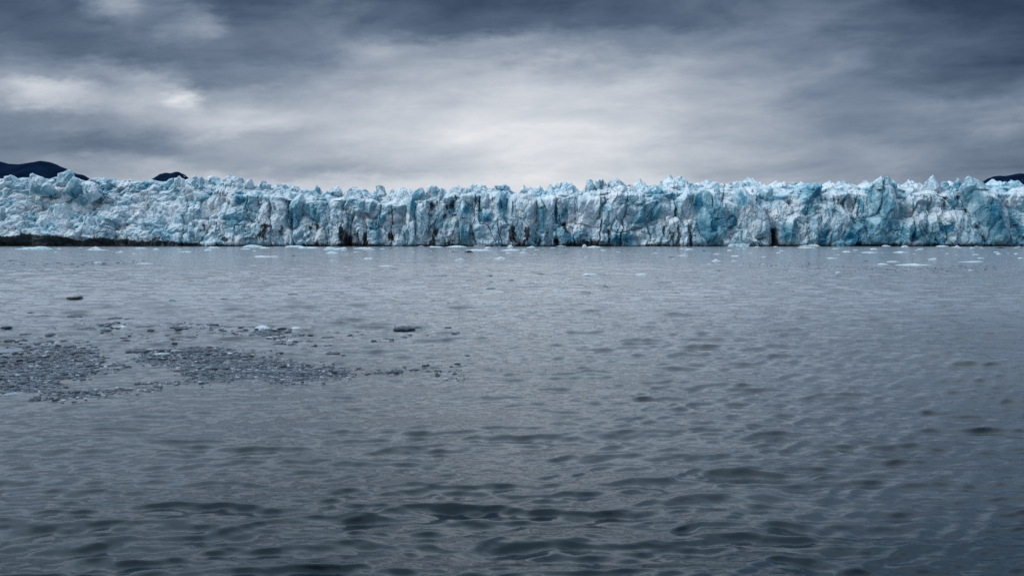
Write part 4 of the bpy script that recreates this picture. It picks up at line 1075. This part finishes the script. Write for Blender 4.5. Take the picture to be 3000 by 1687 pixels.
# ------------------------------------------------------------------ brash ice patches
def inside(px, py, poly):
    c = False; j = len(poly) - 1
    for i in range(len(poly)):
        xi, yi = poly[i]; xj, yj = poly[j]
        if (yi > py) != (yj > py) and px < (xj - xi) * (py - yi) / (yj - yi) + xi: c = not c
        j = i
    return c
def chunk_geo(rnd, w, dpt, h):
    """one rough convex fragment: two rings and two caps"""
    n = 7
    V = []
    for (zz, sc_) in ((-h * .6, .55), (-.0, 1.0), (h * .55, .9), (h, .5)):
        for k in range(n):
            a = 2 * math.pi * k / n + rnd.uniform(-.25, .25)
            rr = sc_ * rnd.uniform(.75, 1.1)
            V.append((math.cos(a) * w / 2 * rr, math.sin(a) * dpt / 2 * rr, zz + rnd.uniform(-.18, .18) * h))
    F = []
    for j in range(3):
        for k in range(n):
            F.append((j * n + k, j * n + (k + 1) % n, (j + 1) * n + (k + 1) % n, (j + 1) * n + k))
    t0 = 3 * n
    F += [(t0, t0 + 1, t0 + 2, t0 + 3), (t0, t0 + 3, t0 + 4, t0 + 5), (t0, t0 + 5, t0 + 6, t0)][:2]
    F.append((t0 + 5, t0 + 6, t0, t0 + 5)) if False else None
    V.append((0, 0, h * 1.02)); c = len(V) - 1
    F = [f for f in F if f is not None][:3 * n]
    for k in range(0, n - 1, 2):
        F.append((c, t0 + k, t0 + k + 1, t0 + (k + 2) % n))
    F.append((c, t0 + n - 1, t0, c)) if False else None
    return V, F
BR = []
def c6(pts): return [(x * M6, 860 + y * M6) for x, y in pts]
def c7(pts): return [(650 + x * M7, 860 + y * M7) for x, y in pts]
LEFT = c6([(-300,640),(200,620),(230,580),(480,570),(800,580),(960,610),(1110,680),(1120,790),(1000,830),(960,900),(820,920),(640,900),(600,1000),(380,1040),(150,1090),(-300,1120)])
MIDP = c6([(1420,700),(1700,650),(1950,590),(2400,590),(2576,640)]) + c7([(300,570),(420,600),(600,640),(900,690),(1150,690),(1200,750),(1200,790),(1050,820),(850,820),(640,850),(480,820),(300,800),(0,810)]) + c6([(2300,930),(2150,930),(1950,870),(1900,800),(1700,760),(1500,740)])
UPP = c6([(1560,640),(1650,600),(2500,590),(2500,640),(1700,650)])
STREAK = c6([(850,1070),(1250,1040),(1600,1010),(1750,1030),(1500,1060),(1200,1110),(850,1140)])
STREAK2 = c6([(380,1090),(760,1080),(900,1120),(700,1160),(420,1150)])
STREAK3 = c6([(1500,960),(1900,940),(2300,920),(2300,960),(1900,980),(1500,985)])
TAIL = c7([(1200,700),(1700,700),(2300,640),(2350,680),(1900,720),(1700,770),(1300,790)])
TAIL2 = c7([(2000,740),(2200,700),(2400,780),(2200,830),(2000,800)])
SIDE = c6([(1100,740),(1240,740),(1400,800),(1250,860),(1080,860)])
SPARSE = c6([(0,380),(500,330),(1300,330),(1900,300),(2576,360)]) + c7([(1700,320),(2400,330),(2300,420),(1200,480),(900,640),(300,560)]) + c6([(1400,640),(0,600)])
CRUMB = c6([(850,330),(1350,320),(1350,380),(1100,400),(850,370)])
CRUMB2 = c6([(1700,340),(2300,340),(2576,380)]) + c7([(350,340),(640,350),(820,420),(600,450),(350,400)]) + c6([(2200,400),(1900,390)])
BANDR = [(2180,770),(2400,774),(2600,784),(2700,786),(2800,783),(2870,775),(2930,778),(2910,795),(2700,795),(2500,788),(2180,777)]
DOTS = [(1700,838),(1790,834),(1800,845),(2010,850),(2010,858),(1880,856),(1790,850),(1700,846)]
LINEL = [(0,772),(180,770),(440,768),(440,773),(170,777),(0,779)]
PATCHES = [(LEFT, 8500, 3, 20, .8), (MIDP, 8500, 2.5, 15, .8), (UPP, 200, 8, 30, .8), (STREAK, 170, 6, 22, .9), (STREAK2, 130, 5, 18, 1), (STREAK3, 110, 5, 18, .9),
           (TAIL, 90, 4, 18, 1), (TAIL2, 60, 4, 14, 1), (SIDE, 70, 8, 26, .8), (SPARSE, 200, 5, 24, .7), (CRUMB, 120, 6, 22, .8), (CRUMB2, 260, 6, 24, .8),
           (BANDR, 420, 3, 7, .8), (DOTS, 110, 2, 5, .8), (LINEL, 120, 4, 14, .6)]
def brash():
    rnd = random.Random(99)
    VD, FD, VW, FW = [], [], [], []
    cand = []
    for poly, n, w0, w1, hk in PATCHES:
        x0, x1 = min(p[0] for p in poly) - 20, max(p[0] for p in poly) + 20; y0, y1 = min(p[1] for p in poly) - 7, max(p[1] for p in poly) + 7
        got = 0; tries = 0
        while got < n and tries < n * 12:
            tries += 1
            X = rnd.uniform(x0, x1); Y = rnd.uniform(y0, y1)
            if not inside(X + rnd.gauss(0, 1) * 20 * rnd.random(), Y + rnd.gauss(0, 1) * 8 * rnd.random(), poly): continue
            # gaps and clumps
            x, y = on_water(X, Y)
            g = float(vnoise(np.array([x * .9]), np.array([y * .9]), seed=77)[0])
            if rnd.random() < (0.0 if (poly is LEFT or poly is MIDP) else .15) - 0.45 * g: continue
            got += 1
            w = w0 + (w1 * (1.5 if rnd.random() < .04 else 1) - w0) * rnd.random() ** 2.6
            cand.append((x, y, w * y / FPX, hk, Y, poly is LEFT or poly is MIDP))
    cand.sort(key=lambda c: -c[2] / c[1])
    zr = ride([c[0] for c in cand], [c[1] for c in cand])
    zof = {id(c): float(q) for c, q in zip(cand, zr)}
    keep = []
    big = [c for c in cand if c[5] and c[1] < 26]
    chosen = set(id(c) for c in big[:70])
    off = offw = 0
    for c in cand:
        x, y, w, hk, Y, dense = c
        if id(c) in chosen: continue
        h = min(w * rnd.uniform(.12, .24) * hk, .045 if y < 40 else 9)
        dp = w * rnd.uniform(.35, .8); w = w * rnd.uniform(1.0, 1.7)
        V, F = chunk_geo(rnd, w, dp, h)
        an = rnd.uniform(-.6, .6)
        ca, sa = math.cos(an), math.sin(an)
        V = [(x + a * ca - b * sa, y + a * sa + b * ca, cc + h * .1 + zof[id(c)]) for a, b, cc in V]
        if rnd.random() < (.05 if dense else .06):
            VW += V; FW += [tuple(i + offw for i in f) for f in F]; offw += len(V)
        else:
            VD += V; FD += [tuple(i + off for i in f) for f in F]; off += len(V)
    def add(name, V, F, mat, label):
        me = bpy.data.meshes.new(name); me.from_pydata(V, [], F); me.materials.append(mat); me.update()
        o = bpy.data.objects.new(name, me); C.objects.link(o); tag(o, label, 'brash ice', kind='stuff')
    add('brash_ice', VD, FD, M_CRUMB, 'dense rafts and strings of small dark glassy ice crumbs on the left water')
    add('bright_brash_ice', VW, FW, M_PEBBLE, 'bright white crumbs of ice sparkling among the dark brash')
    # the largest fragments are things of their own
    protos = []
    for i in range(10):
        V, F = chunk_geo(rnd, 1, .8, .15)
        me = bpy.data.meshes.new('ice_fragment'); me.from_pydata(V, [], F); me.materials.append(M_CLEAR); me.update(); protos.append(me)
    i = 0
    for c in big[:70]:
        o = bpy.data.objects.new('ice_fragment', protos[i % 10]); C.objects.link(o); i += 1
        o.location = (c[0], c[1], .01 + zof[id(c)]); w = c[2]; o.scale = (w, w, min(w, .30)); o.rotation_euler = (0, 0, rnd.uniform(-.5, .5))
        left = c[0] < -6.0
        tag(o, 'dark glassy fragment lying inside the left brash patch' if left else 'dark glassy fragment lying inside the middle brash patch', 'ice fragment',
            'large fragments in the left brash patch' if left else 'large fragments in the middle brash patch')
brash()
print('objects', len(bpy.data.objects))
